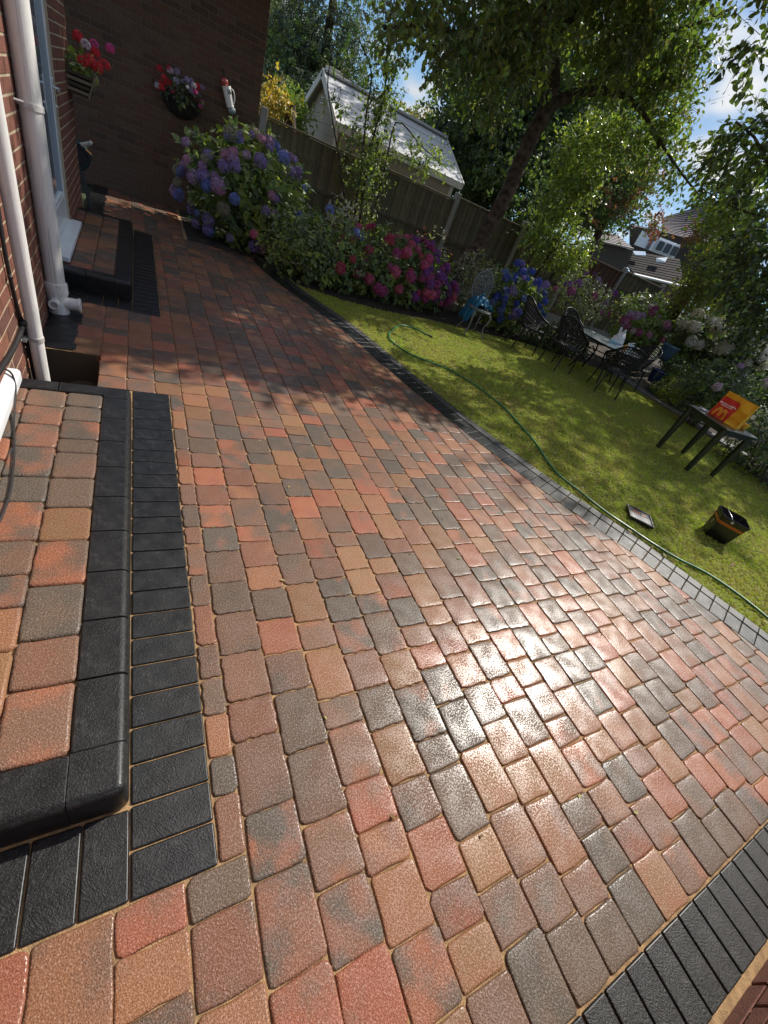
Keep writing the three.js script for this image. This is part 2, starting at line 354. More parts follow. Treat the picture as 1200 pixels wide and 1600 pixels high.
const lawnEdging = structure('lawn_edging'), edging = [], edgingTop = [];
const kn = Math.round(kerbLen / 0.1045);
for (let i = 0; i < kn; i++) {
  const s0 = i / kn * kerbLen + 0.0014, s1 = (i + 1) / kn * kerbLen - 0.0014, a = kerbAt(s0), b = kerbAt(s1), ta = kerbDir(s0), tb = kerbDir(s1);
  const out = (p, t, o) => [p.x - t.z * -o, p.z - t.x * o];
  const A = (o) => out(a, ta, o), B = (o) => out(b, tb, o), mid = kerbAt((s0 + s1) / 2);
  edging.push({ g: blackBlock([A(0), B(0), B(0.188), A(0.188)], 0.001), shows: shows(mid.x, 0, mid.z) });
  edgingTop.push({ g: blackBlock([A(0.193), B(0.193), B(0.292), A(0.292)], 0.006), shows: shows(mid.x, 0, mid.z) });
}
lay(lawnEdging, 'edging_block', edging, blackMat);
lay(lawnEdging, 'edging_kerb', edgingTop, phys(C(3.2, 3.2, 3.1), 0.5, { map: blackMap, bumpMap: grain(6), bumpScale: 0.0013, specularIntensity: 0.6, clearcoat: 0.3, clearcoatRoughness: 0.35 }));

const houseBorder = structure('black_wall_border'), wallBlocks = [];
for (let i = 0; i < 42; i++) { const x0 = -0.56 + i * 0.1045; if (x0 > 3.65) break; wallBlocks.push({ g: blackBlock(rect(x0, x0 + 0.0995, 0.443, 0.634)), shows: 1 }); }
lay(houseBorder, 'border_block', wallBlocks, blackMat);

// ---------------------------------------------------------------- two raised steps with bullnose kerbs
const STEP_H = 0.14;
function kerbShape(w, h, r) {                                          // profile: back at 0, front at w
  const s = new THREE.Shape();
  s.moveTo(0.002, 0); s.lineTo(w, 0); s.lineTo(w, h - r); s.absarc(w - r, h - r, r, 0, Math.PI / 2, false); s.lineTo(0.004, h); s.lineTo(0, h - 0.004); s.lineTo(0, 0);
  return s;
}
function kerbPiece(len, w = 0.125, h = STEP_H, r = 0.024) {             // runs along +z, front towards +x
  const g = new THREE.ExtrudeGeometry(kerbShape(w, h, r), { depth: len - 0.0085, bevelEnabled: true, bevelThickness: 0.002, bevelSize: 0.0015, bevelOffset: -0.0015, bevelSegments: 1, curveSegments: 6 });
  return planarUV(g.translate(0, 0, 0.0042));
}
function kerbCorner(w = 0.125, h = STEP_H, r = 0.024) {                 // outer faces towards +x and +z
  const n = 14, pos = [], idx = [], xs = Array.from({ length: n + 1 }, (_, i) => i < 4 ? i / 4 * (w - r) : (w - r) + r * Math.sin((i - 4) / (n - 4) * Math.PI / 2));
  const top = (d) => d >= r ? h : h - r + Math.sqrt(Math.max(0, r * r - (r - d) * (r - d)));
  for (let i = 0; i <= n; i++) for (let j = 0; j <= n; j++) {
    let x = xs[i], z = xs[j];
    const ox = Math.max(0, x - (w - r)), oz = Math.max(0, z - (w - r)), l = Math.hypot(ox, oz);
    if (l > r) { x = (w - r) + ox / l * r; z = (w - r) + oz / l * r; }
    pos.push(x, top(r - Math.min(l, r)), z);
  }
  for (let i = 0; i < n; i++) for (let j = 0; j < n; j++) { const a = i * (n + 1) + j, b = a + n + 1; idx.push(a, a + 1, b, b, a + 1, b + 1); }
  const rim = []; for (let j = 0; j <= n; j++) rim.push(n * (n + 1) + j); for (let i = n - 1; i >= 0; i--) rim.push(i * (n + 1) + n);
  const base = pos.length / 3;
  rim.forEach((q) => { pos.push(pos[q * 3], 0, pos[q * 3 + 2]); });
  for (let i = 0; i < rim.length - 1; i++) idx.push(rim[i], rim[i + 1], base + i, base + i, rim[i + 1], base + i + 1);
  const g = new THREE.BufferGeometry();
  g.setAttribute('position', new THREE.Float32BufferAttribute(pos, 3)); g.setIndex(idx); g.computeVertexNormals();
  return planarUV(g);
}
function makeStep(label, zFar, zNear, farKerb) {
  const t = thing('paved_step', label, 'step', [-0.057, 0, zNear], 0, undefined);
  const L = zNear - zFar, w = 0.125, inX = -w, back = -0.513;
  part('step_core', box(-back - 0.02, STEP_H - 0.02, L - 0.05, back / 2 - 0.004, (STEP_H - 0.02) / 2, -L / 2), sand, t);
  let z = -w;                                                           // front run
  part('corner_kerb', kerbCorner().translate(-w, 0, -w), blackMat, t);
  for (const n = Math.round((L - 2 * w) / 0.2), l = (L - 2 * w) / n; z > -L + w + 0.02; z -= l) part('bullnose_kerb', kerbPiece(l).translate(-w, 0, z - l), blackMat, t);
  part('corner_kerb', kerbCorner().rotateY(Math.PI / 2).translate(-w, 0, -L + w), blackMat, t);
  for (let x = -w; x > back + 0.03; x -= 0.197) {                          // near and far runs
    const l = Math.min(0.197, x - back);
    part('bullnose_kerb', kerbPiece(l).rotateY(-Math.PI / 2).translate(x, 0, -w), blackMat, t);
    part('bullnose_kerb', kerbPiece(l, farKerb).rotateY(Math.PI / 2).translate(x - l, 0, -L + farKerb), blackMat, t);
  }
  const zs = [-L + farKerb + 0.002, -w - 0.002], xs = [inX - 0.003, inX - 0.158, inX - 0.313, back];
  for (let c = 0; c < 3; c++) {
    let b = zs[1];
    while (b - zs[0] > 0.02) {
      let len = pick(lengths); if (b - zs[0] - len < 0.08) len = b - zs[0] > 0.25 ? (b - zs[0]) / 2 : b - zs[0];
      const p = rect(xs[c + 1] + JOINT / 2, xs[c] - JOINT / 2, b - len + JOINT / 2, b - JOINT / 2), cx = (xs[c] + xs[c + 1]) / 2, cz = b - len / 2;
      part('paver', block(p.map(([x, y]) => [x - cx, y - cz]), { cell: Math.floor(rnd() * 64), round: 0.016, worn: 0.002, step: 0.035 }).translate(cx, STEP_H - 0.004 + R(-0.001, 0.001), cz), paverMat, t);
      b -= len;
    }
  }
  return t;
}
makeStep('low paved step with black bullnose kerb nearest the camera beside the white sill', -2.5, -0.42, 0.1);
makeStep('shaded paved step with black kerb below the white house door', -6.5, -4.3, 0.1);

// ---------------------------------------------------------------- open drain pit by the wall
const mud = std(C(0.12, 0.085, 0.05), 0.95, { bumpMap: grain(8), bumpScale: 0.012 });
{
  const d = thing('drain_pit', 'open square drain hole in the paving under the thin white pipe', 'drain', [(PIT.x0 + PIT.x1) / 2, 0, (PIT.z0 + PIT.z1) / 2]);
  const w = PIT.x1 - PIT.x0, l = PIT.z1 - PIT.z0, dep = 0.26;
  part('pit_floor', planarUV(box(w + 0.08, 0.03, l + 0.08, 0, -dep - 0.015, 0)), mud, d);
  part('pit_wall', planarUV(box(0.035, dep, l, w / 2 + 0.0175, -dep / 2 - 0.009, 0)), mud, d);
  part('pit_wall', planarUV(box(w, dep, 0.035, 0, -dep / 2 - 0.009, -l / 2 - 0.0175)), mud, d);
  part('pit_wall', planarUV(box(w, dep, 0.035, 0, -dep / 2 - 0.009, l / 2 + 0.0175)), mud, d);
  part('pit_wall', planarUV(box(0.035, dep, l, -w / 2 - 0.0175, -dep / 2 - 0.009, 0)), mud, d);
  const ledge = new THREE.SphereGeometry(0.13, 14, 8, 0, 7, 0, 1.3).scale(1.0, 0.75, 0.9);
  part('mortar_haunch', planarUV(ledge.clone().translate(0.06, -dep - 0.01, -l / 2 + 0.09)), mud, d);
  part('gully_ring', new THREE.TorusGeometry(0.075, 0.014, 8, 24).rotateX(Math.PI / 2).translate(-0.13, -dep + 0.02, -0.02), std(C(0.03, 0.03, 0.03), 0.6), d);
}

// ================================================================ BRICK HOUSE (left) AND BRICK EXTENSION (far end)
const brickTex = texture(256, 256, (x, y, o) => { const v = 0.88 + 0.16 * loop2(x, y, 256, 5) + 0.14 * loop2(x, y, 256, 26, 2) + 0.3 * (hash(x, y, 8) - 0.5); o[0] = v; o[1] = v; o[2] = v; }, true);
brickTex.repeat.set(4, 4);
const brickTones = [[0.235, 0.085, 0.052], [0.20, 0.075, 0.05], [0.27, 0.105, 0.06], [0.165, 0.066, 0.047], [0.22, 0.1, 0.066], [0.13, 0.06, 0.046]];
const brickMats = brickTones.map((c) => std(C(...c), 0.85, { map: brickTex, bumpMap: grain(5), bumpScale: 0.006 }));
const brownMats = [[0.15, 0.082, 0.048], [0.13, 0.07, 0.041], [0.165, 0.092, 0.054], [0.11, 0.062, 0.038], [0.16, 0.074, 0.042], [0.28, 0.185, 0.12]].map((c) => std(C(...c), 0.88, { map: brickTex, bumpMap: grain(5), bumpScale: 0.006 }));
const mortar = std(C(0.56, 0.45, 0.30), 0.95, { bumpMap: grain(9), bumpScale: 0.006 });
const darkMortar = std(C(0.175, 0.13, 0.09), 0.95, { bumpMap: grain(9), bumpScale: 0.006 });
const brickShape = planarUV(new RoundedBoxGeometry(0.215, 0.065, 0.1, 1, 0.004));
const halfShape = planarUV(new RoundedBoxGeometry(0.1025, 0.065, 0.1, 1, 0.004));
// lays a face of stretcher bond; place(s, y) gives the centre of a brick's outer face at s metres along the wall
function brickFace(parent, s0, s1, y0, y1, place, turn, mats, free, rank) {
  const list = [];
  for (let row = 0; y0 + row * 0.075 + 0.07 <= y1 + 0.01; row++) {
    const y = y0 + row * 0.075 + 0.0375;
    for (let s = s0 + (row % 2 ? -0.1125 : 0); s < s1 - 0.02; s += 0.225) {
      let a = Math.max(s, s0), b = Math.min(s + 0.215, s1);
      if (b - a < 0.06) continue;
      for (const [h0, h1, l0, l1] of free) if (y > l0 && y < l1) { if (a >= h0 && b <= h1) { a = b; } else if (a < h0 && b > h0) b = h0 - 0.002; else if (a < h1 && b > h1) a = h1 + 0.002; }
      if (b - a < 0.04) continue;
      const p = place((a + b) / 2, y), w = b - a;
      list.push({ p, w, r: rank(p) });
    }
  }
  list.sort((a, b) => b.r - a.r);
  const rest = [];
  list.forEach(({ p, w }, i) => {
    const short = w < 0.16, g0 = short ? halfShape : brickShape, k = w / (short ? 0.1025 : 0.215);
    const m = mats.length === 6 && rnd() < 0.7 ? mats[Math.floor(rnd() * 5)] : mats.length === 6 && rnd() < 0.75 ? mats[Math.floor(rnd() * 5)] : pick(mats);
    if (i < 300) {
      const q = part('brick', g0, m, parent);
      q.position.copy(p); q.rotation.set(R(-0.006, 0.006), turn + R(-0.012, 0.012), R(-0.006, 0.006)); q.scale.set(k, 1, 1); q.translateZ(-0.05 + R(-0.0015, 0.003));
    } else rest.push(g0.clone().scale(k, 1, 1).translate(0, 0, -0.05 + R(-0.001, 0.002)).rotateY(turn).translate(p.x, p.y, p.z));
  });
  if (rest.length) part('distant_brick', merge(rest), mats[0], parent).userData.kind = 'stuff';
}
const upvc = phys(C(0.74, 0.76, 0.77), 0.32, { clearcoat: 0.4, clearcoatRoughness: 0.2 });
const grimeTex = texture(256, 512, (x, y, o) => { const s = smooth(loop2(x, y * 0.1, 256, 26) + 0.6 * loop2(x, y, 256, 9, 4), 0.35, 1.1), p = smooth(loop2(x, y, 256, 34, 7), 0.55, 0.8) * 0.5, v = 1 - 0.3 * s - 0.25 * p + 0.05 * (hash(x, y, 3) - 0.5); o[0] = 0.74 * v; o[1] = 0.72 * v - 0.012 * s; o[2] = 0.68 * v - 0.03 * s; }, true);
const whitePaint = phys(0xffffff, 0.42, { map: grimeTex, bumpMap: grain(3), bumpScale: 0.0012, clearcoat: 0.25, clearcoatRoughness: 0.4 });
const greyPanel = phys(C(0.3, 0.34, 0.38), 0.3, { clearcoat: 0.3 });
const glassPane = phys(C(0.9, 0.95, 0.97), 0.03, { transmission: 1, thickness: 0 });
const chrome = std(C(0.75, 0.75, 0.74), 0.25, { metalness: 1 });
const WX = -0.57, D0 = -5.62, D1 = -4.5, DY0 = 0.14, DY1 = 2.18, END = -6.95;
const house = thing('brick_house', 'red brick house wall with pale mortar along the left edge, white door set in it', 'house', [0, 0, 0]);
part('wall', merge([box(0.3, 5.2, D0 - END, WX - 0.1525, 2.58, (D0 + END) / 2), box(0.3, 5.2, 3.5 - D1, WX - 0.1525, 2.58, (3.5 + D1) / 2), box(0.3, 5.18 - DY1, D1 - D0, WX - 0.158, (5.18 + DY1) / 2, (D0 + D1) / 2), box(0.3, DY0 + 0.02, D1 - D0, WX - 0.158, DY0 / 2 - 0.01, (D0 + D1) / 2)].map((g) => planarUV(g))), mortar, house);
brickFace(house, -3.5, -END, -0.03, 5.1, (s, y) => V(WX, y, -s), Math.PI / 2, brickMats, [[-D1, -D0, DY0 - 0.02, DY1]], (p) => shows(p.x, p.y, p.z) * (Math.abs(p.z) < 2.0 ? 0.02 : 1));
{
  const fr = 0.062, dx = WX - 0.055;
  const door = part('door', merge([box(0.07, DY1 - DY0 - 0.01, fr, dx, (DY0 + DY1) / 2, D0 + fr / 2 + 0.001), box(0.07, DY1 - DY0 - 0.01, fr, dx, (DY0 + DY1) / 2, D1 - fr / 2 - 0.001), box(0.07, fr, D1 - D0 - 2 * fr, dx, DY1 - fr / 2 - 0.01, (D0 + D1) / 2), box(0.07, 0.05, D1 - D0 - 2 * fr, dx, DY0 + 0.085, (D0 + D1) / 2)]), upvc, house);
  const y0 = DY0 + 0.115, y1 = DY1 - fr - 0.02;
  for (const [za, zb] of [[D0 + fr + 0.006, D1 - fr - 0.006]]) {
    const st = 0.095, w = zb - za, x = dx + 0.012;
    part('door_leaf', merge([rbox(0.062, y1 - y0, st, 0.008, x, (y0 + y1) / 2, za + st / 2), rbox(0.062, y1 - y0, st, 0.008, x, (y0 + y1) / 2, zb - st / 2), rbox(0.06, st, w - 2 * st + 0.01, 0.008, x, y1 - st / 2, (za + zb) / 2), rbox(0.06, 0.16, w - 2 * st + 0.01, 0.008, x, y0 + 0.08, (za + zb) / 2), rbox(0.05, 0.03, w - 2 * st + 0.01, 0.004, x, y0 + 0.17, (za + zb) / 2)]), upvc, door);
    part('glazing_bead', merge([box(0.04, y1 - y0 - 0.3, 0.014, x + 0.006, (y0 + y1) / 2 + 0.03, za + st + 0.008), box(0.04, y1 - y0 - 0.3, 0.014, x + 0.006, (y0 + y1) / 2 + 0.03, zb - st - 0.008)]), greyPanel, door);
    part('door_pane', box(0.02, y1 - y0 - 0.19 - st - 0.004, w - 2 * st - 0.002, x - 0.004, (y0 + 0.188 + y1 - st) / 2, (za + zb) / 2), glassPane, door);
    const hy = 1.12, hz = za + st / 2;
    part('handle', merge([rbox(0.012, 0.24, 0.032, 0.005, x + 0.037, hy - 0.03, hz), bar([x + 0.04, hy + 0.03, hz], [x + 0.085, hy + 0.03, hz], 0.01), bar([x + 0.083, hy + 0.03, hz - 0.008], [x + 0.083, hy + 0.025, hz + 0.12], 0.01), cyl(0.012, 0.012, 0.012, 0, 0, 0).rotateZ(Math.PI / 2).translate(x + 0.047, hy - 0.09, hz)]), chrome, door);
  }
  part('dark_room', box(0.02, 2.3, 1.6, WX - 0.9, 1.2, (D0 + D1) / 2), std(C(0.05, 0.05, 0.05), 0.9), house);
  part('door_sill', merge([rbox(0.145, 0.045, D1 - D0 + 0.1, 0.012, WX + 0.012, DY0 + 0.026, (D0 + D1) / 2)]), upvc, house);
  part('window_sill', rbox(0.15, 0.07, 2.9, 0.02, WX - 0.025, 0.178, -1.0), upvc, house);
  part('roof', planarUV(new THREE.BoxGeometry(4.2, 0.12, 11).rotateZ(0.6).translate(-2.1, 6.2, -1.6)), std(C(0.14, 0.07, 0.05), 0.9, { bumpMap: grain(2), bumpScale: 0.02 }), house);
  part('gutter', new THREE.CylinderGeometry(0.06, 0.06, 10.4, 12, 1, true, 0, Math.PI).rotateX(Math.PI / 2).rotateZ(-Math.PI / 2).translate(WX + 0.1, 5.1, -1.7), whitePaint, house);
}
const EZ = -8.9, EX1 = 1.645;
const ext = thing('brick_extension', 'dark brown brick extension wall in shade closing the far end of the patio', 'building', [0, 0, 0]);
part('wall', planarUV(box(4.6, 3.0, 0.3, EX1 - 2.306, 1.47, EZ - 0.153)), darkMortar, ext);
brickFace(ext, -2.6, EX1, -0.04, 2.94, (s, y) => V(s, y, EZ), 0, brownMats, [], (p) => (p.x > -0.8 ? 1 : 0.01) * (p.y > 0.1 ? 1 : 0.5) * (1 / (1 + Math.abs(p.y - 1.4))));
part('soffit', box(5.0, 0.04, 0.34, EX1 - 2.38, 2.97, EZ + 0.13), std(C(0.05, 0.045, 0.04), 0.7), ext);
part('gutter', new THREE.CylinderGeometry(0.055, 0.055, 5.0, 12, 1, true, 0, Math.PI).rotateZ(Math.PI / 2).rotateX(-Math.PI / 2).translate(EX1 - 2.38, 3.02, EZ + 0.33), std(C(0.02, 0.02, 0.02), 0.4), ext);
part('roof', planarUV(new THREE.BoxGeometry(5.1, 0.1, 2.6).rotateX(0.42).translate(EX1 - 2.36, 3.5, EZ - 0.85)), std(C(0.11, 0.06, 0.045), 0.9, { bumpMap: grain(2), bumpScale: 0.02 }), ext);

// low brick wall at the camera's right hand
const low = thing('garden_wall', 'dark red brick wall base in the bottom right corner beside the black border', 'wall', [0, 0, 0]);
part('wall', planarUV(box(5.2, 0.98, 0.2, 3.35, 0.48, 0.768)), mortar, low);
brickFace(low, 0.75, 5.95, -0.02, 0.98, (s, y) => V(s, y, 0.66), Math.PI, brickMats.slice(1, 5), [], (p) => shows(p.x, p.y, p.z));

// ---------------------------------------------------------------- pipes and cables on the wall
function atX(u, v, x) { const d = V((u - 600) / 640.24, -(v - 800) / 640.24, -1).applyQuaternion(camera.quaternion); return d.multiplyScalar(x / d.x).add(camera.position); }
{
  const px = -0.512, pz = -3.78, r = 0.0565;
  const t = thing('soil_pipe', 'thick white soil pipe on the brick wall with capped boss at its foot', 'pipe', [px, 0, pz]);
  part('pipe', cyl(r, r, 4.9, 0, 2.62, 0, 28), whitePaint, t);
  part('collar', new THREE.LatheGeometry([[r, 0], [r + 0.012, 0.004], [r + 0.012, 0.07], [r + 0.001, 0.08]].map(([a, b]) => new THREE.Vector2(a, b)), 28).translate(0, 0.13, 0), whitePaint, t);
  part('foot', cyl(r + 0.004, r + 0.006, 0.17, 0, 0.083, 0, 28), whitePaint, t);
  const b1 = part('boss', cyl(0.03, 0.03, 0.085, 0, 0, 0, 20).rotateX(Math.PI / 2).translate(-0.012, 0.085, 0.075), whitePaint, t);
  part('boss_cap', new THREE.TorusGeometry(0.026, 0.007, 8, 20).translate(-0.012, 0.085, 0.118), whitePaint, b1);
  part('boss_plug', cyl(0.021, 0.021, 0.004, 0, 0, 0, 16).rotateX(Math.PI / 2).translate(-0.012, 0.085, 0.118), std(C(0.35, 0.34, 0.32), 0.5), b1);
  const b2 = part('boss', cyl(0.04, 0.04, 0.08, 0, 0, 0, 20).rotateZ(Math.PI / 2).translate(0.08, 0.075, 0.01), whitePaint, t);
  part('boss_cap', cyl(0.047, 0.047, 0.016, 0, 0, 0, 20).rotateZ(Math.PI / 2).translate(0.128, 0.075, 0.01), whitePaint, b2);
  const cl = part('clip', merge([cyl(r + 0.006, r + 0.006, 0.028, 0, 1.14, 0, 28), box(0.1, 0.022, 0.05, -0.05, 1.14, 0)]), whitePaint, t);
  part('clip_bolt', merge([bar([0.02, 1.14, 0.066], [0.02, 1.14, 0.085], 0.008), bar([-0.02, 1.15, 0.07], [-0.075, 1.15, 0.09], 0.006)]), whitePaint, cl);
}
{
  const t = thing('rainwater_pipe', 'thin white downpipe running into the drain pit beside the thick pipe', 'pipe', [-0.513, 0, -2.86]);
  part('pipe', cyl(0.034, 0.034, 5.3, 0, 2.45, 0, 22), whitePaint, t);
  part('clip', merge([cyl(0.038, 0.038, 0.022, 0, 0.19, 0, 22), bar([-0.03, 0.19, 0.02], [-0.06, 0.19, 0.05], 0.008), box(0.02, 0.02, 0.1, -0.045, 0.19, 0)]), std(C(0.38, 0.36, 0.33), 0.5), t);
  part('clip', merge([cyl(0.038, 0.038, 0.022, 0, 2.1, 0, 22), box(0.02, 0.02, 0.1, -0.045, 2.1, 0)]), whitePaint, t);
}
const blackCable = std(C(0.012, 0.011, 0.011), 0.5);
{
  const w = (l) => l.map(([u, v, k]) => atX(u, v, -0.556 + (k ?? 0)));
  const t = thing('wall_cable', 'black cable clipped to the red brick wall left of the thin pipe', 'cable', [0, 0, 0]);
  part('cable', tube(w([[-14, 260], [-4, 320], [4, 372], [15, 430], [30, 490], [37, 506], [42, 535], [50, 572], [54, 592]]), 0.009, 7, 50), blackCable, t);
  part('cable', tube(w([[37, 506], [27, 532], [17, 552], [8, 566], [-8, 590]]), 0.013, 7, 24), blackCable, t);
  for (const [u, v, r] of [[36, 505, 0.02], [16, 433, 0.012]]) part('cable_clip', new THREE.SphereGeometry(r, 8, 6).translate(...w([[u, v, 0.004]])[0].toArray()), blackCable, t);
  const c = thing('loose_cable', 'thin dark cable hanging from the white sill down onto the near step', 'cable', [0, 0, 0]);
  part('cable', tube([V(-0.60, 0.222, -2.42), V(-0.545, 0.226, -2.37), V(-0.522, 0.2, -2.3), V(-0.507, 0.15, -2.1), V(-0.46, 0.146, -1.75), V(-0.447, 0.146, -1.5), V(-0.48, 0.146, -1.25), V(-0.54, 0.146, -1.1)], 0.0042, 6, 60), blackCable, c);
}

// ================================================================ FENCE
const fenceTex = texture(256, 512, (x, y, o) => { const s = loop2(x, y * 0.12, 256, 60) * 0.22 + 0.14 * loop2(x, y * 0.3, 256, 130, 3), v = 0.8 + s + 0.2 * loop2(x, y, 256, 4, 6) + 0.14 * (hash(x, y, 21) - 0.5); o[0] = v; o[1] = v; o[2] = v; }, true);
const boardMats = [[0.165, 0.135, 0.072], [0.145, 0.122, 0.066], [0.19, 0.155, 0.085], [0.125, 0.108, 0.062]].map((c) => std(C(...c), 0.85, { map: fenceTex, bumpMap: fenceTex, bumpScale: 0.003 }));
const redBoards = [[0.14, 0.06, 0.035], [0.12, 0.05, 0.03]].map((c) => std(C(...c), 0.85, { map: fenceTex, bumpMap: fenceTex, bumpScale: 0.003 }));
const concrete = std(C(0.33, 0.315, 0.28), 0.9, { bumpMap: grain(5), bumpScale: 0.005 });
const postX = [1.725, 3.66, 5.57, 7.48, 9.45, 11.38, 13.3], fenceTop = [1.63, 1.67, 1.74, 1.80, 1.78, 1.84], FZ = -8.93;
const postWords = ['beside the brown brick wall corner', 'behind the slender leafy shrub', 'right of the shed end above the pink hydrangea', 'right of the pear tree trunk', 'left of the reddish fence panel', 'between the reddish and the far green panel', 'at the right end of the far green panel'];
postX.forEach((x, i) => {
  const t = thing('concrete_post', 'grey concrete fence post ' + postWords[i], 'fence post', [x, 0, FZ], 0, 'concrete posts of the garden fence');
  const h = (fenceTop[Math.min(i, 5)] + fenceTop[Math.max(0, Math.min(i - 1, 5))]) / 2 + 0.06;
  part('post', planarUV(rbox(0.1, h, 0.11, 0.008, 0, h / 2, 0.01)), concrete, t);
});
const panelWords = ['behind the tall blue and mauve hydrangea', 'below the shed roof behind the slender shrub', 'left of the pear tree trunk', 'right of the pear tree behind bright leaves', 'with reddish boards below the far tiled roofs', 'greenish, at the right end of the fence'];
for (let i = 0; i < 6; i++) {
  const x0 = postX[i] + 0.05, x1 = postX[i + 1] - 0.05, top = fenceTop[i], red = i === 4;
  const t = thing('fence_panel', 'weathered closeboard fence panel ' + panelWords[i], 'fence panel', [x0, 0, FZ], 0, 'panels of the garden fence');
  const w = x1 - x0, n = 17, bw = w / n;
  part('gravel_board', planarUV(box(w, 0.28, 0.045, w / 2, 0.16, -0.004)), concrete, t);
  for (let k = 0; k < n; k++) {
    const b = part('board', planarUV(new THREE.BoxGeometry(bw * 1.12, top - 0.36, 0.014), 0.62), pick(red ? redBoards : boardMats), t);
    b.position.set((k + 0.5) * bw, 0.30 + (top - 0.36) / 2, 0.004 + (k % 2 ? 0.008 : 0)); b.rotation.y = 0.05 + R(-0.02, 0.03); b.rotation.z = R(-0.003, 0.003);
  }
  part('rail', planarUV(box(w, 0.04, 0.03, w / 2, 0.96 + R(-0.02, 0.02), 0.038), 2), boardMats[3], t);
  part('rail', planarUV(box(w, 0.045, 0.03, w / 2, top - 0.16, -0.02), 2), boardMats[3], t);
  part('capping', planarUV(rbox(w, 0.03, 0.075, 0.006, w / 2, top - 0.036, 0.008), 2), red ? redBoards[0] : boardMats[2], t);
}

// ================================================================ SHED BEHIND THE FENCE
{
  const X0 = 3.2, X1 = 6.2, ZF = -9.93, ZB = -12.7, ZR = (ZF + ZB) / 2, EY = 1.95, RY = 2.62, o = 0.14;
  const t = thing('garden_shed', 'cream wooden shed with pale grey felt roof beyond the fence', 'shed', [X0, 0, ZF]);
  const L = X1 - X0, Dp = ZF - ZB, cream = std(C(0.42, 0.345, 0.25), 0.7, { bumpMap: grain(3), bumpScale: 0.002 }), felt = std(C(0.58, 0.585, 0.59), 0.8, { bumpMap: grain(4), bumpScale: 0.006 }), trim = std(C(0.70, 0.66, 0.58), 0.6);
  for (let k = 0; k < 14; k++) { const y = 0.12 + k * 0.145; if (y < EY - 0.05) { part('wall_board', rbox(L - 0.3, 0.15, 0.02, 0.004, L / 2, y, -0.12).rotateX(0), cream, t); } }
  part('side_wall', box(L - 0.28, EY, 0.06, L / 2, EY / 2, -0.17), cream, t);
  part('back_wall', box(L - 0.28, EY, 0.06, L / 2, EY / 2, -Dp + 0.15), cream, t);
  for (const x of [0.13, L - 0.13]) {
    const s = new THREE.Shape([[-0.16, 0], [-Dp + 0.16, 0], [-Dp + 0.16, EY + 0.02], [-Dp / 2, RY - 0.06], [-0.16, EY + 0.02]].map(([a, b]) => new THREE.Vector2(-a, b)));
    part('gable_wall', new THREE.ExtrudeGeometry(s, { depth: 0.05, bevelEnabled: false }).rotateY(Math.PI / 2).translate(x - 0.02, 0, 0), cream, t);
  }
  for (let k = 0; k < 9; k++) {                                             // boards of the near gable
    const y = 1.1 + k * 0.145, half = y < EY ? Dp / 2 - 0.16 : Math.max(0, (RY - 0.06 - y - 0.07) / (RY - EY) * (Dp / 2 - 0.1));
    if (half > 0.12) part('gable_board', box(0.018, 0.14, half * 2, 0.10, y, -Dp / 2), cream, t);
  }
  for (let k = 0; k < 4; k++) part('vent_slat', box(0.03, 0.016, 0.34 - k * 0.06, 0.085, 2.19 + k * 0.042, -Dp / 2).rotateZ(0), k % 2 ? cream : trim, t);
  part('corner_trim', box(0.04, EY, 0.09, 0.10, EY / 2, -0.17), trim, t); part('corner_trim', box(0.04, EY, 0.09, 0.10, EY / 2, -Dp + 0.17), trim, t); part('corner_trim', box(0.09, EY, 0.03, L - 0.16, EY / 2, -0.11), trim, t);
  const slope = Math.atan2(RY - EY, Dp / 2), sl = Math.hypot(RY - EY, Dp / 2) + 0.05;
  for (const s of [1, -1]) {
    const q = part('roof_slope', planarUV(box(L, 0.03, sl, L / 2, 0, 0)), felt, t); q.position.set(0, (RY + EY) / 2 + 0.02, s > 0 ? -Dp / 4 : -Dp * 3 / 4); q.rotation.x = s * slope;
    for (let k = 1; k < 4; k++) part('felt_lap', box(L, 0.006, 0.012, L / 2, 0.019, -sl / 2 + k * sl / 4), felt, q);
    const f = part('barge_board', box(0.03, 0.13, sl, 0, 0, 0), trim, t); f.position.set(-0.018, (RY + EY) / 2 - 0.02, s > 0 ? -Dp / 4 : -Dp * 3 / 4); f.rotation.x = s * slope;
    const f2 = part('barge_board', box(0.03, 0.13, sl, 0, 0, 0), trim, t); f2.position.set(L + 0.018, (RY + EY) / 2 - 0.02, s > 0 ? -Dp / 4 : -Dp * 3 / 4); f2.rotation.x = s * slope;
  }
  part('fascia', box(L + 0.03, 0.11, 0.025, L / 2, EY - 0.04, 0.018), trim, t);
  part('ridge_cap', rbox(L + 0.02, 0.05, 0.26, 0.02, L / 2, RY + 0.035, -Dp / 2), felt, t);
  part('ridge_end', rbox(0.3, 0.09, 0.2, 0.01, 0.2, RY + 0.07, -Dp / 2), trim, t);
}

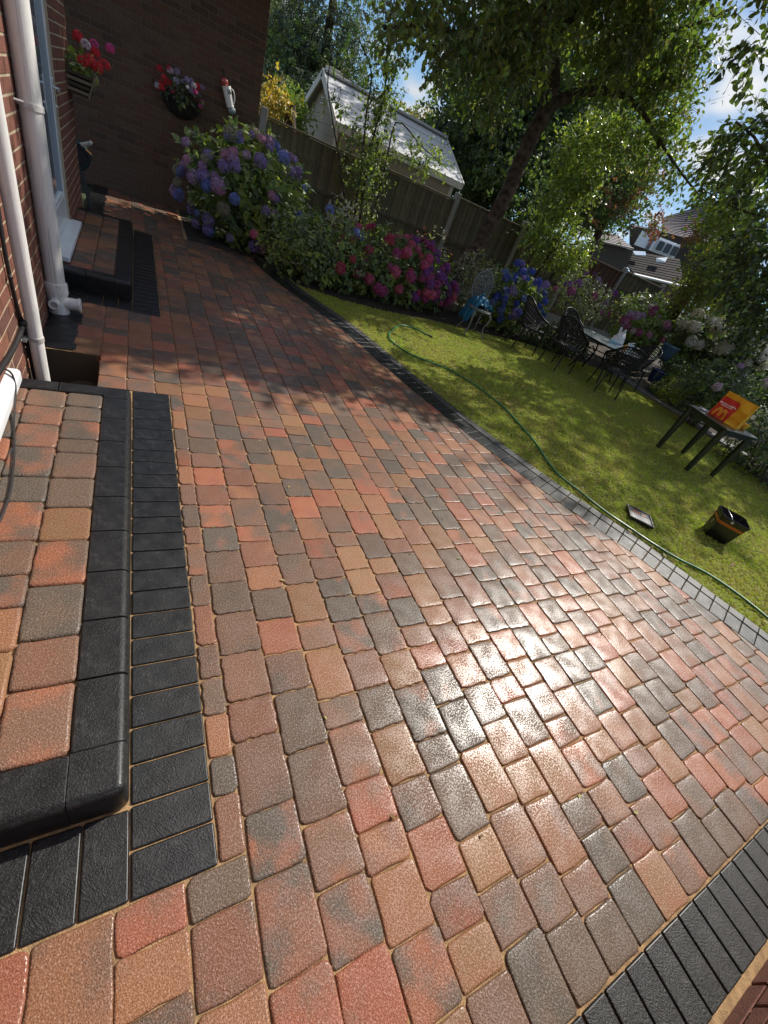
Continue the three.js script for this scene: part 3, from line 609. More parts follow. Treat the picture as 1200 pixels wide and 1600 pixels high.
// ================================================================ NEIGHBOURS' HOUSES FAR BEHIND
function slab4(a, b, c, d, thick) {                                           // a b along the top, c d along the bottom, d under a
  const n = b.clone().sub(a).cross(d.clone().sub(a)).normalize().multiplyScalar(thick), P = [a, b, c, d, ...[a, b, c, d].map((p) => p.clone().add(n))], f = [0, 1, 2, 0, 2, 3, 4, 6, 5, 4, 7, 6, 0, 4, 5, 0, 5, 1, 1, 5, 6, 1, 6, 2, 2, 6, 7, 2, 7, 3, 3, 7, 4, 3, 4, 0], pos = [];
  f.reverse().forEach((i) => pos.push(P[i].x, P[i].y, P[i].z));
  const g = new THREE.BufferGeometry(); g.setAttribute('position', new THREE.Float32BufferAttribute(pos, 3)); g.computeVertexNormals();
  return planarUV(g);
}
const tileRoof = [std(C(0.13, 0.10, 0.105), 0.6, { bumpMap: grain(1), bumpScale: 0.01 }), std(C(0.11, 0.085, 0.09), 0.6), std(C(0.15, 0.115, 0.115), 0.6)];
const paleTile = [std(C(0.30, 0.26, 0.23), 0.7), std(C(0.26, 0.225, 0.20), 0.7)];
function tiled(parent, a, b, c, d, rows, mats) {
  for (let k = 0; k < rows; k++) {
    const t0 = k / rows, t1 = (k + 1) / rows + 0.012, q = (p, s, t) => p.clone().lerp(s, t), up = V(0, 0.035, 0.0);
    const A = q(a, d, t0), B = q(b, c, t0), Cc = q(b, c, t1).add(up), Dd = q(a, d, t1).add(up);
    part('tile_course', slab4(A, B, Cc, Dd, 0.06), mats[k % mats.length], parent);
  }
}
{
  const h = thing('tiled_house', 'brick house with dark tiled roof and white dormer windows beyond the fence', 'house');
  const P = (u, v, z) => at(u, v, z);
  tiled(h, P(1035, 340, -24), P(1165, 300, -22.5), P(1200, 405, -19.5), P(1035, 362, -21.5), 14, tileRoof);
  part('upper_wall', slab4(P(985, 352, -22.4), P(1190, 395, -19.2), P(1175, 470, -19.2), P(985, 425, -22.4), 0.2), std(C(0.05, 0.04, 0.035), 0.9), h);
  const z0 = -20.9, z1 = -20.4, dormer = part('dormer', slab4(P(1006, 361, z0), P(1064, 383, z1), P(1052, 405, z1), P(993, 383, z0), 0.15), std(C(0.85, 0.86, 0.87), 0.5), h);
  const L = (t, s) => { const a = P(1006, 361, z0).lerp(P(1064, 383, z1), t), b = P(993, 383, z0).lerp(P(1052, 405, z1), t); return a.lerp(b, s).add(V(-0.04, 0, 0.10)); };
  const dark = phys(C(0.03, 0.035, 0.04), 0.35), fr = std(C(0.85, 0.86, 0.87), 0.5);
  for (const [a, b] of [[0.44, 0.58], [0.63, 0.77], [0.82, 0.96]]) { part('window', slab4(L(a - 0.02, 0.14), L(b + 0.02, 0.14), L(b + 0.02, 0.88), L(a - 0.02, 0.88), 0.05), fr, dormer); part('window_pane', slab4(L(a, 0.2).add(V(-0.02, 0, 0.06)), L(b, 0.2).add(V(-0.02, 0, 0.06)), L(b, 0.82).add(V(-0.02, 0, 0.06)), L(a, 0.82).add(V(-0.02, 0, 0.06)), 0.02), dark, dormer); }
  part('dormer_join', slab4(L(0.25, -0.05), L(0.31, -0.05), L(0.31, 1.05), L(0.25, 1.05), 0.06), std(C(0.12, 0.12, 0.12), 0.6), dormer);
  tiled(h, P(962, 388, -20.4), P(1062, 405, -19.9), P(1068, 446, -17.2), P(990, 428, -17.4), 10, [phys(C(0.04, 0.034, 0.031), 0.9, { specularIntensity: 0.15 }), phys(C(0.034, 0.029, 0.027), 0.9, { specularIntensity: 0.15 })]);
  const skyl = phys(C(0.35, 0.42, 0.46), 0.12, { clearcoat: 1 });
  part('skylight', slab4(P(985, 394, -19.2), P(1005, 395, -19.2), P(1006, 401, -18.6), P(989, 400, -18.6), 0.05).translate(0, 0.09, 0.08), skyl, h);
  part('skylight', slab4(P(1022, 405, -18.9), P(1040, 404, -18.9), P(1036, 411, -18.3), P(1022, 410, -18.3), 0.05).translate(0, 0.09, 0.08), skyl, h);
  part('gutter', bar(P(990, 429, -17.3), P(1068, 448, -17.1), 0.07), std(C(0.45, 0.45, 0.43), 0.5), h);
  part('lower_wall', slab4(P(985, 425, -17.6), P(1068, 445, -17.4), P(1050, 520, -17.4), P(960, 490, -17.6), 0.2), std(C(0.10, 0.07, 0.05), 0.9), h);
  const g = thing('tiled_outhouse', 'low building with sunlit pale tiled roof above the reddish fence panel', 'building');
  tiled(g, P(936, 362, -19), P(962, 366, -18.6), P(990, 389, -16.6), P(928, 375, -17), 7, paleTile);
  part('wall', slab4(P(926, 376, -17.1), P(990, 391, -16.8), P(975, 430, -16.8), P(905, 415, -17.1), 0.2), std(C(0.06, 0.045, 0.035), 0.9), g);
}

// ================================================================ LEAVES
function leafShape(w, fold = 0.25, curl = 0.12, point = 0.5) {            // base at 0, tip at +z 1, face +y; eight triangles
  const rows = [[0, 0.0], [0.25, 0.78], [point, 1], [0.78, 0.62], [1, 0]], pos = [], idx = [];
  rows.forEach(([z, k]) => { const y = -curl * z * z; pos.push(-w / 2 * k, y + fold * w / 2 * k, z, 0, y, z, w / 2 * k, y + fold * w / 2 * k, z); });
  for (let i = 0; i < 4; i++) { const a = i * 3; if (i > 0) idx.push(a, a + 3, a + 1, a + 1, a + 4, a + 2); if (i < 3) idx.push(a + 1, a + 3, a + 4, a + 2, a + 4, a + 5); }
  const g = new THREE.BufferGeometry();
  g.setAttribute('position', new THREE.Float32BufferAttribute(pos, 3)); g.setIndex(idx); g.computeVertexNormals();
  if (g.attributes.normal.getY(7) < 0) { const ix = g.index.array; for (let i = 0; i < ix.length; i += 3) { const t = ix[i]; ix[i] = ix[i + 1]; ix[i + 1] = t; } g.computeVertexNormals(); }
  return g;
}
const broadLeaf = leafShape(0.62, 0.22, 0.14, 0.45), pearLeaf = leafShape(0.56, 0.3, 0.18), slimLeaf = leafShape(0.36, 0.3, 0.15), roundLeaf = leafShape(0.75, 0.15, 0.08);
function sprig(leaf, n, spread, seed) {                                    // a small spray of leaves as one shape, for far crowns
  const r = seeded(seed), out = [];
  for (let i = 0; i < n; i++) {
    const q = new THREE.Quaternion().setFromEuler(new THREE.Euler(r() * 6.28, r() * 6.28, r() * 6.28));
    out.push(leaf.clone().scale(0.5 + r() * 0.25, 1, 0.5 + r() * 0.25).applyQuaternion(q).translate((r() - 0.5) * spread, (r() - 0.5) * spread, (r() - 0.5) * spread));
  }
  return merge(out);
}
const leafMat = (shine = 0.35, through = 0.34, rough = 0.35) => phys(0xffffff, 0.92, { transmission: through, thickness: 0, clearcoat: shine, clearcoatRoughness: rough, side: THREE.DoubleSide });
const glossyLeaf = leafMat(0.8, 0.42, 0.24), softLeaf = leafMat(0.35, 0.55, 0.28), dullLeaf = leafMat(0.05, 0.4, 0.5);
class Leaves {
  constructor() { this.m = []; this.c = []; }
  add(p, tip, face, size, color, wide = 1) {
    const z = tip.clone().normalize(), x = face.clone().cross(z);
    if (x.lengthSq() < 1e-6) x.set(1, 0, 0).cross(z);
    x.normalize();
    const y = z.clone().cross(x);
    this.m.push(new THREE.Matrix4().makeBasis(x.multiplyScalar(size * wide), y.multiplyScalar(size), z.multiplyScalar(size)).setPosition(p));
    this.c.push(color);
  }
  build(name, geometry, material, parent) {
    const m = new THREE.InstancedMesh(geometry, material, this.m.length), inv = parent.matrixWorld.clone();
    parent.updateMatrixWorld(true); inv.copy(parent.matrixWorld).invert();
    this.m.forEach((q, i) => { m.setMatrixAt(i, inv.clone().multiply(q)); m.setColorAt(i, this.c[i]); });
    m.name = numbered(name); m.castShadow = m.receiveShadow = true; m.userData.kind = 'stuff';
    parent.add(m);
    return m;
  }
}
const tint = (c, k = 0.25) => { const v = 1 + R(-k, k); return C(c[0] * v * (1 + R(-0.12, 0.12)), c[1] * v, c[2] * v * (1 + R(-0.15, 0.15))); };
const anyDir = () => { const u = R(-1, 1), a = R(0, 6.2832), s = Math.sqrt(1 - u * u); return V(s * Math.cos(a), u, s * Math.sin(a)); };
// leaves on short twigs through a set of rounded masses { c: [x,y,z], r: [rx,ry,rz], n: twigs }
function crown(leaves, twigs, masses, { size, per, colors, droop = 0.35, gap = 0.0, gapScale = 0.9, reach = 0.35, shell = 0.55, wide = 1, spread = 0.25, twigR = 0.004 }) {
  for (const b of masses) for (let i = 0; i < b.n; i++) {
    const d = anyDir(), k = Math.pow(rnd(), shell), p = V(b.c[0] + d.x * b.r[0] * k, b.c[1] + d.y * b.r[1] * k, b.c[2] + d.z * b.r[2] * k);
    if (gap && n3(p.x * gapScale, p.y * gapScale, p.z * gapScale) < gap - 0.75) continue;
    if (b.floor !== undefined && p.y < b.floor) continue;
    const go = d.clone().multiplyScalar(0.6).add(anyDir().multiplyScalar(0.7)).add(V(0, -droop, 0)).normalize(), len = reach * R(0.5, 1.2), e = p.clone().addScaledVector(go, len);
    if (twigs) twigs.push(bar(p, e, twigR, 4, twigR * 0.4));
    const lum = 0.75 + 0.5 * clamp(0.5 + n3(p.x * 1.3 + 7, p.y * 1.3, p.z * 1.3), 0, 1), base = pick(b.colors ?? colors);
    for (let j = 0; j < per; j++) {
      const q = p.clone().lerp(e, (j + R(0, 1)) / per).add(anyDir().multiplyScalar(spread * R(0, 0.35))), t = go.clone().multiplyScalar(0.5).add(anyDir()).add(V(0, -droop, 0)).normalize(), f = anyDir().multiplyScalar(0.8).add(V(0.35, 1, 0)).normalize();
      const c = tint(base); c.multiplyScalar(lum);
      leaves.add(q, t, f, size * R(0.65, 1.2), c, wide);
    }
  }
}
const bark = std(0xffffff, 0.95, { map: texture(128, 256, (x, y, o) => { const v = 0.7 + 0.4 * loop2(x, y * 0.4, 128, 14) + 0.3 * (hash(x, y, 4) - 0.5) + 0.25 * loop2(x, y, 128, 4, 8); o[0] = 0.15 * v; o[1] = 0.1 * v; o[2] = 0.065 * v; }, true), bumpMap: grain(4), bumpScale: 0.02 });
const stemMat = std(C(0.085, 0.075, 0.04), 0.9);
const greens = { deep: [0.105, 0.17, 0.028], mid: [0.165, 0.255, 0.032], fresh: [0.27, 0.37, 0.035], lime: [0.36, 0.44, 0.045], grey: [0.17, 0.21, 0.11], olive: [0.18, 0.2, 0.035], yellow: [0.62, 0.46, 0.03], rust: [0.26, 0.1, 0.03], gold: [0.26, 0.19, 0.035], pale: [0.21, 0.23, 0.13], cream: [0.45, 0.46, 0.32], dark: [0.045, 0.08, 0.018] };

// ================================================================ SOIL BEDS
structure('flower_bed', sheet([[0.585, -7.06], [1.43, -7.06], [1.7, -6.7], [1.93, -6.15], [2.53, -5.98], [3.2, -5.97], [4.25, -6.15], [5.45, -6.2], [6.5, -6.3], [7.6, -6.05], [8.86, -5.75], [8.86, -2.9], [8.2, -2.2], [7.6, -1.2], [7.3, 0.4], [7.3, 3], [16, 3], [16, -8.98], [0.585, -8.98]]).translate(0, -0.004, 0), earth);

// ================================================================ LAWN
const lawnOutline = [...kerbOut(0.298).map(([x, z]) => [x, z]), [7.35, 0.66], [7.35, 0.4], [7.65, -1.2], [8.22, -2.2], [8.8, -2.95], [8.8, -5.78], [7.6, -6.1], [6.5, -6.34], [5.45, -6.25], [4.25, -6.2], [3.2, -6.02], [2.53, -6.03], [1.9, -6.2]];
const lawnTex = texture(512, 512, (x, y, o) => { const p = loop2(x, y, 512, 5), q = loop2(x, y, 512, 16, 3), w = clamp(0.5 + 0.6 * p + 0.4 * q, 0, 1), v = 0.8 + 0.4 * (hash(x, y, 6) - 0.5); o[0] = lerp(0.23, 0.28, w) * v; o[1] = lerp(0.29, 0.25, w) * v; o[2] = lerp(0.026, 0.05, w) * v; }, true);
lawnTex.repeat.set(0.5, 0.5);
structure('lawn', sheet(lawnOutline).translate(0, 0.0, 0), std(0xffffff, 0.95, { map: lawnTex, bumpMap: grain(5), bumpScale: 0.012 }));
{
  const inside = (x, z) => { let c = false; for (let i = 0, j = lawnOutline.length - 1; i < lawnOutline.length; j = i++) { const [xi, zi] = lawnOutline[i], [xj, zj] = lawnOutline[j]; if ((zi > z) !== (zj > z) && x < (xj - xi) * (z - zi) / (zj - zi) + xi) c = !c; } return c; };
  const blades = [], r = seeded(33);
  for (let i = 0; i < 7; i++) {
    const a = r() * 6.28, l = 0.6 + r() * 0.5, w = 0.07 + r() * 0.05, lean = 0.15 + r() * 0.55, ox = (r() - 0.5) * 0.7, oz = (r() - 0.5) * 0.7, ca = Math.cos(a), sa = Math.sin(a), g = new THREE.BufferGeometry();
    const P = (u, y, f) => [ox + ca * f - sa * u, y, oz + sa * f + ca * u];
    const v = [P(-w, 0, 0), P(w, 0, 0), P(w * 0.8, l * 0.6, lean * 0.3), P(-w * 0.8, l * 0.6, lean * 0.3), P(0, l, lean)];
    g.setAttribute('position', new THREE.Float32BufferAttribute([0, 1, 2, 0, 2, 3, 3, 2, 4].flatMap((k) => v[k]), 3)); g.computeVertexNormals();
    blades.push(g);
  }
  const tuft = mergeGeometries(blades), L = new Leaves(), up = V(0, 1, 0);
  for (let i = 0; i < 150000; i++) {
    const x = R(1.7, 8.9), z = R(-6.4, 0.66);
    if (!inside(x, z)) continue;
    const near = x < kerbX(z) + 0.34, p = 0.5 + 0.5 * n2(x * 0.8, z * 0.8) + 0.35 * n2(x * 2.6, z * 2.6), c = [lerp(0.37, 0.45, p), lerp(0.49, 0.475, p), lerp(0.03, 0.06, p)], a = R(0, 6.28), dry = rnd() < 0.16 || near && rnd() < 0.3;
    const bare = kerbX(z) + 0.32 + 0.12 * n2(x * 1.3, z * 1.3) + 0.1;
    if (x < bare && x > kerbX(z) + 0.345 && rnd() < 0.45) continue;
    L.add(V(x, -0.002, z), V(Math.cos(a), 0, Math.sin(a)), up, R(0.014, 0.026), dry ? tint([0.38, 0.31, 0.14], 0.3) : tint(c, 0.3));
  }
  const g = new THREE.Group(); scene.add(g);
  const m = L.build('grass', tuft, phys(0xffffff, 0.92, { transmission: 0.42, thickness: 0, clearcoat: 0.12, clearcoatRoughness: 0.4, side: THREE.DoubleSide }), g);
  scene.remove(g); scene.add(m);
  m.userData.label = 'short mown grass of the lawn'; m.userData.category = 'grass';
}

{
  const L = new Leaves(), g = new THREE.Group();
  for (let i = 0; i < 260; i++) {
    const lawnSide = rnd() < 0.7, x = lawnSide ? R(2.6, 8.4) : R(0.2, 3.2), z = lawnSide ? R(-6, 0.3) : R(-6.8, 0.3);
    if (lawnSide && x < kerbX(z) + 0.32 || !lawnSide && x > kerbX(z)) continue;
    const a = R(0, 6.28), s = lawnSide ? R(0.025, 0.05) : R(0.012, 0.028);
    L.add(V(x, lawnSide ? 0.022 : 0.004, z), V(Math.cos(a), R(-0.05, 0.25), Math.sin(a)), V(R(-0.4, 0.4), 1, R(-0.4, 0.4)), s, tint(pick([[0.3, 0.22, 0.06], [0.2, 0.12, 0.04], [0.34, 0.34, 0.1], [0.14, 0.09, 0.04]]), 0.3));
  }
  const m = L.build('fallen_leaves', pearLeaf, dullLeaf, g);
  scene.add(m); m.userData.label = 'small fallen leaves scattered on lawn and patio'; m.userData.category = 'leaf litter';
}

// ================================================================ TREES
function tree(name, label, { trunks, limbs = [], masses, leaf, mat, opt, group, twiggy = true }) {
  const p0 = trunks[0].pts[0], t = thing(name, label, name.endsWith('tree') ? 'tree' : 'shrub', [p0.x, 0, p0.z], 0, group), off = (p) => p.clone().sub(t.position);
  for (const q of trunks) part('trunk', limb(q.pts.map(off), q.r, q.n ?? 10), bark, t);
  for (const q of limbs) part('branch', limb(q.pts.map(off), q.r, 7), bark, t);
  const L = new Leaves(), tw = twiggy ? [] : null;
  crown(L, tw, masses, opt);
  if (tw && tw.length) part('twigs', merge(tw).translate(-t.position.x, 0, -t.position.z), stemMat, t).userData.kind = 'stuff';
  L.build('crown', leaf, mat, t);
  return t;
}
const mass = (c, r, n, more = {}) => ({ c: Array.isArray(c) ? c : c.toArray(), r: Array.isArray(r) ? r : [r, r, r], n, ...more });
// the pear tree by the fence
{
  const z = -7.6, T = [V(5.0, 0, -7.35), V(5.15, 0.5, -7.45), at(746, 385, z), at(772, 340, z), at(800, 285, z), at(830, 215, z), at(858, 165, z)];
  const A = [at(852, 175, z), at(866, 130, z), at(858, 60, -7.4), at(850, 0, -7.2), at(845, -70, -6.9), V(4.9, 5.6, -6.6)];
  const B = [at(856, 168, z), at(885, 152, z), at(930, 142, -7.5), at(975, 150, -7.4), at(1010, 185, -7.3), at(1030, 230, -7.2)];
  const B2 = [at(905, 148, z), at(950, 105, -7.3), at(1010, 60, -7.1), at(1080, 40, -7.0), at(1150, 10, -6.9)];
  const D = [at(866, 130, z), at(800, 95, -7.5), at(730, 60, -7.2), at(660, 40, -6.8), at(600, 45, -6.5)];
  const E = [at(858, 60, -7.4), V(6.2, 5.2, -7.2), V(6.8, 6.2, -6.9), V(7.0, 6.9, -6.6)];
  const F = [at(1005, 175, -7.3), at(1050, 250, -7.1), at(1080, 290, -7.0), at(1105, 320, -6.95)];
  tree('pear_tree', 'leaning pear tree with dark crown, its brown trunk rising before the fence', {
    trunks: [{ pts: T, r: [0.19, 0.16, 0.145, 0.14, 0.135, 0.13, 0.13] }],
    limbs: [{ pts: A, r: [0.1, 0.075, 0.06, 0.045, 0.03] }, { pts: B, r: [0.1, 0.075, 0.045, 0.035, 0.02] }, { pts: B2, r: [0.05, 0.035, 0.025, 0.015] }, { pts: D, r: [0.05, 0.04, 0.028, 0.015] }, { pts: E, r: [0.05, 0.04, 0.02] }, { pts: F, r: [0.03, 0.022, 0.012] }, { pts: [at(838, 205, z), at(850, 150, -7.5), at(846, 90, -7.5), at(838, 30, -7.4)], r: [0.035, 0.03, 0.02] }],
    masses: [
      mass(at(870, -5, -7.3), [1.5, 0.7, 1.1], 640), mass(at(765, 20, -7.0), [0.9, 0.55, 0.8], 380), mass(at(985, 25, -7.2), [1.15, 0.65, 1.0], 440), mass(at(1055, 65, -7.2), [0.6, 0.5, 0.7], 230),
      mass(at(985, 100, -7.8), [0.8, 0.4, 0.7], 260), mass(at(1030, 190, -7.4), [0.6, 0.55, 0.6], 220), mass(at(1060, 265, -7.2), [0.3, 0.3, 0.3], 36), mass(at(985, 225, -7.8), [0.6, 0.35, 0.5], 150),
      mass(at(668, 20, -6.6), [0.45, 0.22, 0.4], 90), mass(at(625, 30, -6.4), [0.25, 0.2, 0.3], 34), mass(at(700, 70, -7.2), [0.3, 0.18, 0.3], 34), mass(at(760, 120, -7.8), [0.7, 0.4, 0.5], 150), mass(at(1105, 320, -6.9), [0.22, 0.18, 0.2], 14),
      mass([5.2, 5.4, -6.6], [2.0, 1.2, 1.9], 1500), mass([4.0, 5.0, -6.0], [1.3, 1.0, 1.3], 560), mass([6.2, 6.0, -7.2], [1.5, 1.1, 1.6], 600), mass([4.6, 6.0, -8.2], [1.8, 1.2, 1.6], 700), mass([4.8, 6.6, -7.2], [1.3, 0.7, 1.5], 400), mass([3.3, 4.6, -7.4], [1.0, 0.8, 1.2], 700), mass([4.4, 5.2, -5.4], [1.4, 0.8, 0.8], 640), mass([6.0, 5.3, -5.2], [1.0, 0.8, 0.6], 640), mass([3.2, 4.7, -5.9], [0.9, 0.7, 0.9], 480), mass([5.9, 4.9, -4.75], [0.5, 0.3, 0.35], 150), mass([6.9, 4.7, -4.5], [0.42, 0.3, 0.32], 150), mass([2.6, 4.2, -6.6], [0.8, 0.6, 1.0], 560),
    ],
    leaf: pearLeaf, mat: softLeaf, opt: { size: 0.092, per: 9, colors: [greens.deep, greens.mid, greens.fresh, greens.olive], droop: 0.28, gap: 0.5, gapScale: 1.15, reach: 0.42, shell: 0.5, spread: 0.3 },
  });
}
// bright leafy climber shrub under the pear tree
const vstem = (x, z, h, lean = 0) => [V(x, 0, z), V(x + lean * 0.3, h * 0.35, z), V(x + lean * 0.6, h * 0.7, z + 0.05), V(x + lean, h, z)];
{
  const z = -8.2, b = at(880, 370, z);
  tree('leafy_shrub', 'tall bright green shrub in the sun to the right of the pear trunk', {
    trunks: [{ pts: vstem(b.x - 0.3, z, 2.6, 0.3), r: [0.04, 0.03, 0.015], n: 7 }, { pts: vstem(b.x + 0.2, z - 0.1, 2.4, 0.4), r: [0.035, 0.025, 0.015], n: 7 }],
    masses: [mass(at(880, 330, z), [0.6, 0.7, 0.45], 240), mass(at(900, 260, z), [0.65, 0.55, 0.45], 220), mass(at(850, 380, z + 0.3), [0.5, 0.35, 0.4], 130), mass(at(900, 400, z + 0.4), [0.55, 0.4, 0.4], 150), mass(at(930, 215, z - 0.3), [0.6, 0.4, 0.4], 120)],
    leaf: broadLeaf, mat: glossyLeaf, opt: { size: 0.075, per: 10, colors: [greens.fresh, greens.lime, greens.fresh, greens.mid], droop: 0.2, gap: 0.25, gapScale: 1.4, reach: 0.3, shell: 0.6 },
  });
}
// slender shrub before the shed
{
  const z = -8.35, st = [[[552, 385], [556, 320], [566, 250], [572, 180], [580, 110], [560, 60]], [[556, 385], [568, 300], [582, 220], [600, 150], [606, 70], [612, 10]], [[560, 385], [590, 310], [606, 240], [620, 190], [660, 230], [700, 265]], [[550, 385], [540, 320], [530, 250], [520, 190], [512, 130], [520, 70]]];
  tree('slender_shrub', 'slender many-stemmed shrub reaching up before the cream shed', {
    trunks: st.slice(0, 2).map((s) => ({ pts: [at(s[0][0], s[0][1], z).setY(0), ...s.map(([u, v]) => at(u, v, z))], r: [0.022, 0.02, 0.015, 0.008], n: 6 })),
    limbs: st.slice(2).map((s) => ({ pts: [at(s[0][0], s[0][1], z).setY(0), ...s.map(([u, v]) => at(u, v, z))], r: [0.018, 0.014, 0.006] })),
    masses: [mass(at(560, 345, z), [0.34, 0.4, 0.3], 120, { colors: [greens.fresh, greens.lime, greens.pale] }), mass(at(572, 275, z), [0.36, 0.36, 0.3], 90), mass(at(588, 215, z), [0.34, 0.33, 0.3], 90), mass(at(598, 150, z), [0.28, 0.34, 0.3], 60), mass(at(604, 90, z), [0.24, 0.4, 0.3], 46), mass(at(665, 245, z), [0.42, 0.2, 0.25], 60), mass(at(545, 205, z), [0.15, 0.3, 0.2], 14), mass(at(620, 30, z), [0.3, 0.3, 0.3], 60), mass(at(690, 130, z), [0.3, 0.18, 0.25], 14), mass(at(525, 130, z), [0.12, 0.35, 0.2], 10)],
    leaf: pearLeaf, mat: softLeaf, opt: { size: 0.062, per: 8, colors: [greens.mid, greens.deep, greens.fresh], droop: 0.3, reach: 0.26, shell: 0.6, spread: 0.15, twigR: 0.003 },
  });
}
// trees and hedges behind the fence
const spray = sprig(pearLeaf, 6, 0.9, 4), spray2 = sprig(slimLeaf, 8, 1.0, 9);
function farTree(name, label, base, masses, colors, size, h, mat = softLeaf, leaf = spray, group) {
  return tree(name, label, { trunks: [{ pts: [V(base[0], 0, base[1]), V(base[0] + 0.1, h * 0.4, base[1]), V(base[0], h, base[1])], r: [0.2, 0.15, 0.08], n: 8 }], masses, leaf, mat, twiggy: false, group, opt: { size, per: 3, colors, droop: 0.3, gap: masses.reduce((s, b) => s + b.n, 0) < 200 ? 0 : 0.22, gapScale: 0.7, reach: size * 4, shell: 0.5, spread: size * 3.2 } });
}
farTree('dense_tree', 'dense dark tree filling the space between shed and pear trunk', [8.2, -12.5], [mass(at(760, 200, -12), [1.5, 1.6, 1.2], 900), mass(at(830, 120, -12.5), [1.8, 1.4, 1.3], 900), mass(at(770, 100, -13), [1.0, 0.9, 1.2], 420), mass(at(880, 240, -12), [1.6, 1.3, 1.2], 700), mass(at(800, 300, -11), [1.6, 0.9, 1.0], 500), mass(at(960, 200, -13), [1.8, 1.4, 1.2], 700), mass(at(940, 300, -12), [1.6, 0.9, 1.0], 500), mass([10, 7, -13], [3.5, 2, 1.5], 900)], [greens.dark, greens.deep, greens.mid], 0.17, 5);
farTree('copper_tree', 'dark tree with some russet leaves in front of the tiled roofs', [12.4, -11.4], [mass(at(925, 310, -11), [1.1, 0.7, 0.7], 380), mass(at(985, 275, -11), [0.9, 0.6, 0.7], 300), mass(at(1026, 350, -11), [0.4, 0.2, 0.3], 36, { colors: [greens.rust, [0.2, 0.05, 0.03], greens.olive] })], [greens.deep, greens.mid, greens.deep, greens.rust], 0.12, 3.2);
farTree('conifer_tree', 'tall grey-green conifer left of the shed, nearest the brick wall', [3.6, -22], [mass(at(440, 110, -21), [1.3, 2.0, 1.2], 700), mass(at(470, 160, -20), [1.4, 1.2, 1.2], 500), mass(at(425, 60, -22), [0.9, 1.2, 1.0], 260), mass(at(450, 190, -19), [1.6, 1.0, 1.0], 420)], [greens.grey, greens.olive, greens.grey, greens.mid], 0.2, 6, dullLeaf, spray2, 'trees beyond the shed');
farTree('birch_tree', 'thin see-through tree against the sky above the shed gable', [5.5, -20], [mass(at(500, 60, -20), [1.1, 1.7, 1.0], 260), mass(at(530, 120, -20), [1.0, 1.3, 1.0], 320), mass(at(550, 40, -20), [1.1, 1.6, 1.0], 240), mass(at(470, 20, -20), [0.8, 0.9, 0.8], 120), mass(at(555, 165, -19), [1.0, 0.7, 1.0], 200)], [greens.grey, [0.07, 0.1, 0.07], greens.mid], 0.16, 7, dullLeaf, spray2, 'trees beyond the shed');
farTree('russet_bush', 'tawny bush showing above the pale shed roof', [9.6, -19], [mass(at(655, 205, -18), [0.9, 0.5, 0.7], 200), mass(at(690, 215, -17), [1.0, 0.5, 0.7], 220), mass(at(715, 235, -16), [0.8, 0.6, 0.6], 200, { colors: [greens.fresh, greens.mid] })], [greens.gold, greens.olive, greens.fresh], 0.15, 2.4);
farTree('yellow_shrub', 'bright yellow-leaved shrub over the fence beside the brick corner', [2.35, -9.9], [mass(at(420, 138, -9.9), [0.12, 0.14, 0.15], 20), mass(at(426, 158, -9.9), [0.17, 0.2, 0.2], 40), mass(at(440, 162, -9.9), [0.12, 0.1, 0.15], 22)], [greens.yellow, greens.yellow, [0.36, 0.3, 0.04]], 0.085, 1.9, leafMat(0.4, 0.45), sprig(roundLeaf, 4, 0.9, 2));
farTree('green_shrub', 'mid green bush over the fence between yellow shrub and shed', [2.7, -10.8], [mass(at(450, 170, -10.8), [0.35, 0.35, 0.3], 90), mass(at(456, 185, -10.8), [0.3, 0.3, 0.3], 60)], [greens.fresh, greens.mid], 0.09, 1.6);
farTree('maple_tree', 'small gold and orange tinged tree right of the dormer windows', [10.9, -6.7], [mass(at(1122, 405, -6.4), [0.6, 0.6, 0.5], 330, { colors: [greens.gold, greens.lime, greens.fresh, greens.mid] }), mass(at(1095, 455, -6.3), [0.6, 0.42, 0.5], 280, { colors: [greens.lime, greens.gold, greens.fresh] }), mass(at(1095, 360, -6.8), [0.25, 0.2, 0.2], 30, { colors: [greens.gold, greens.rust] }), mass(at(1140, 340, -6.6), [0.5, 0.4, 0.4], 110, { colors: [greens.fresh, greens.lime, greens.mid] }), mass(at(1130, 470, -6.2), [0.7, 0.4, 0.5], 180)], [greens.mid, greens.gold, greens.fresh, greens.olive], 0.075, 2.4);
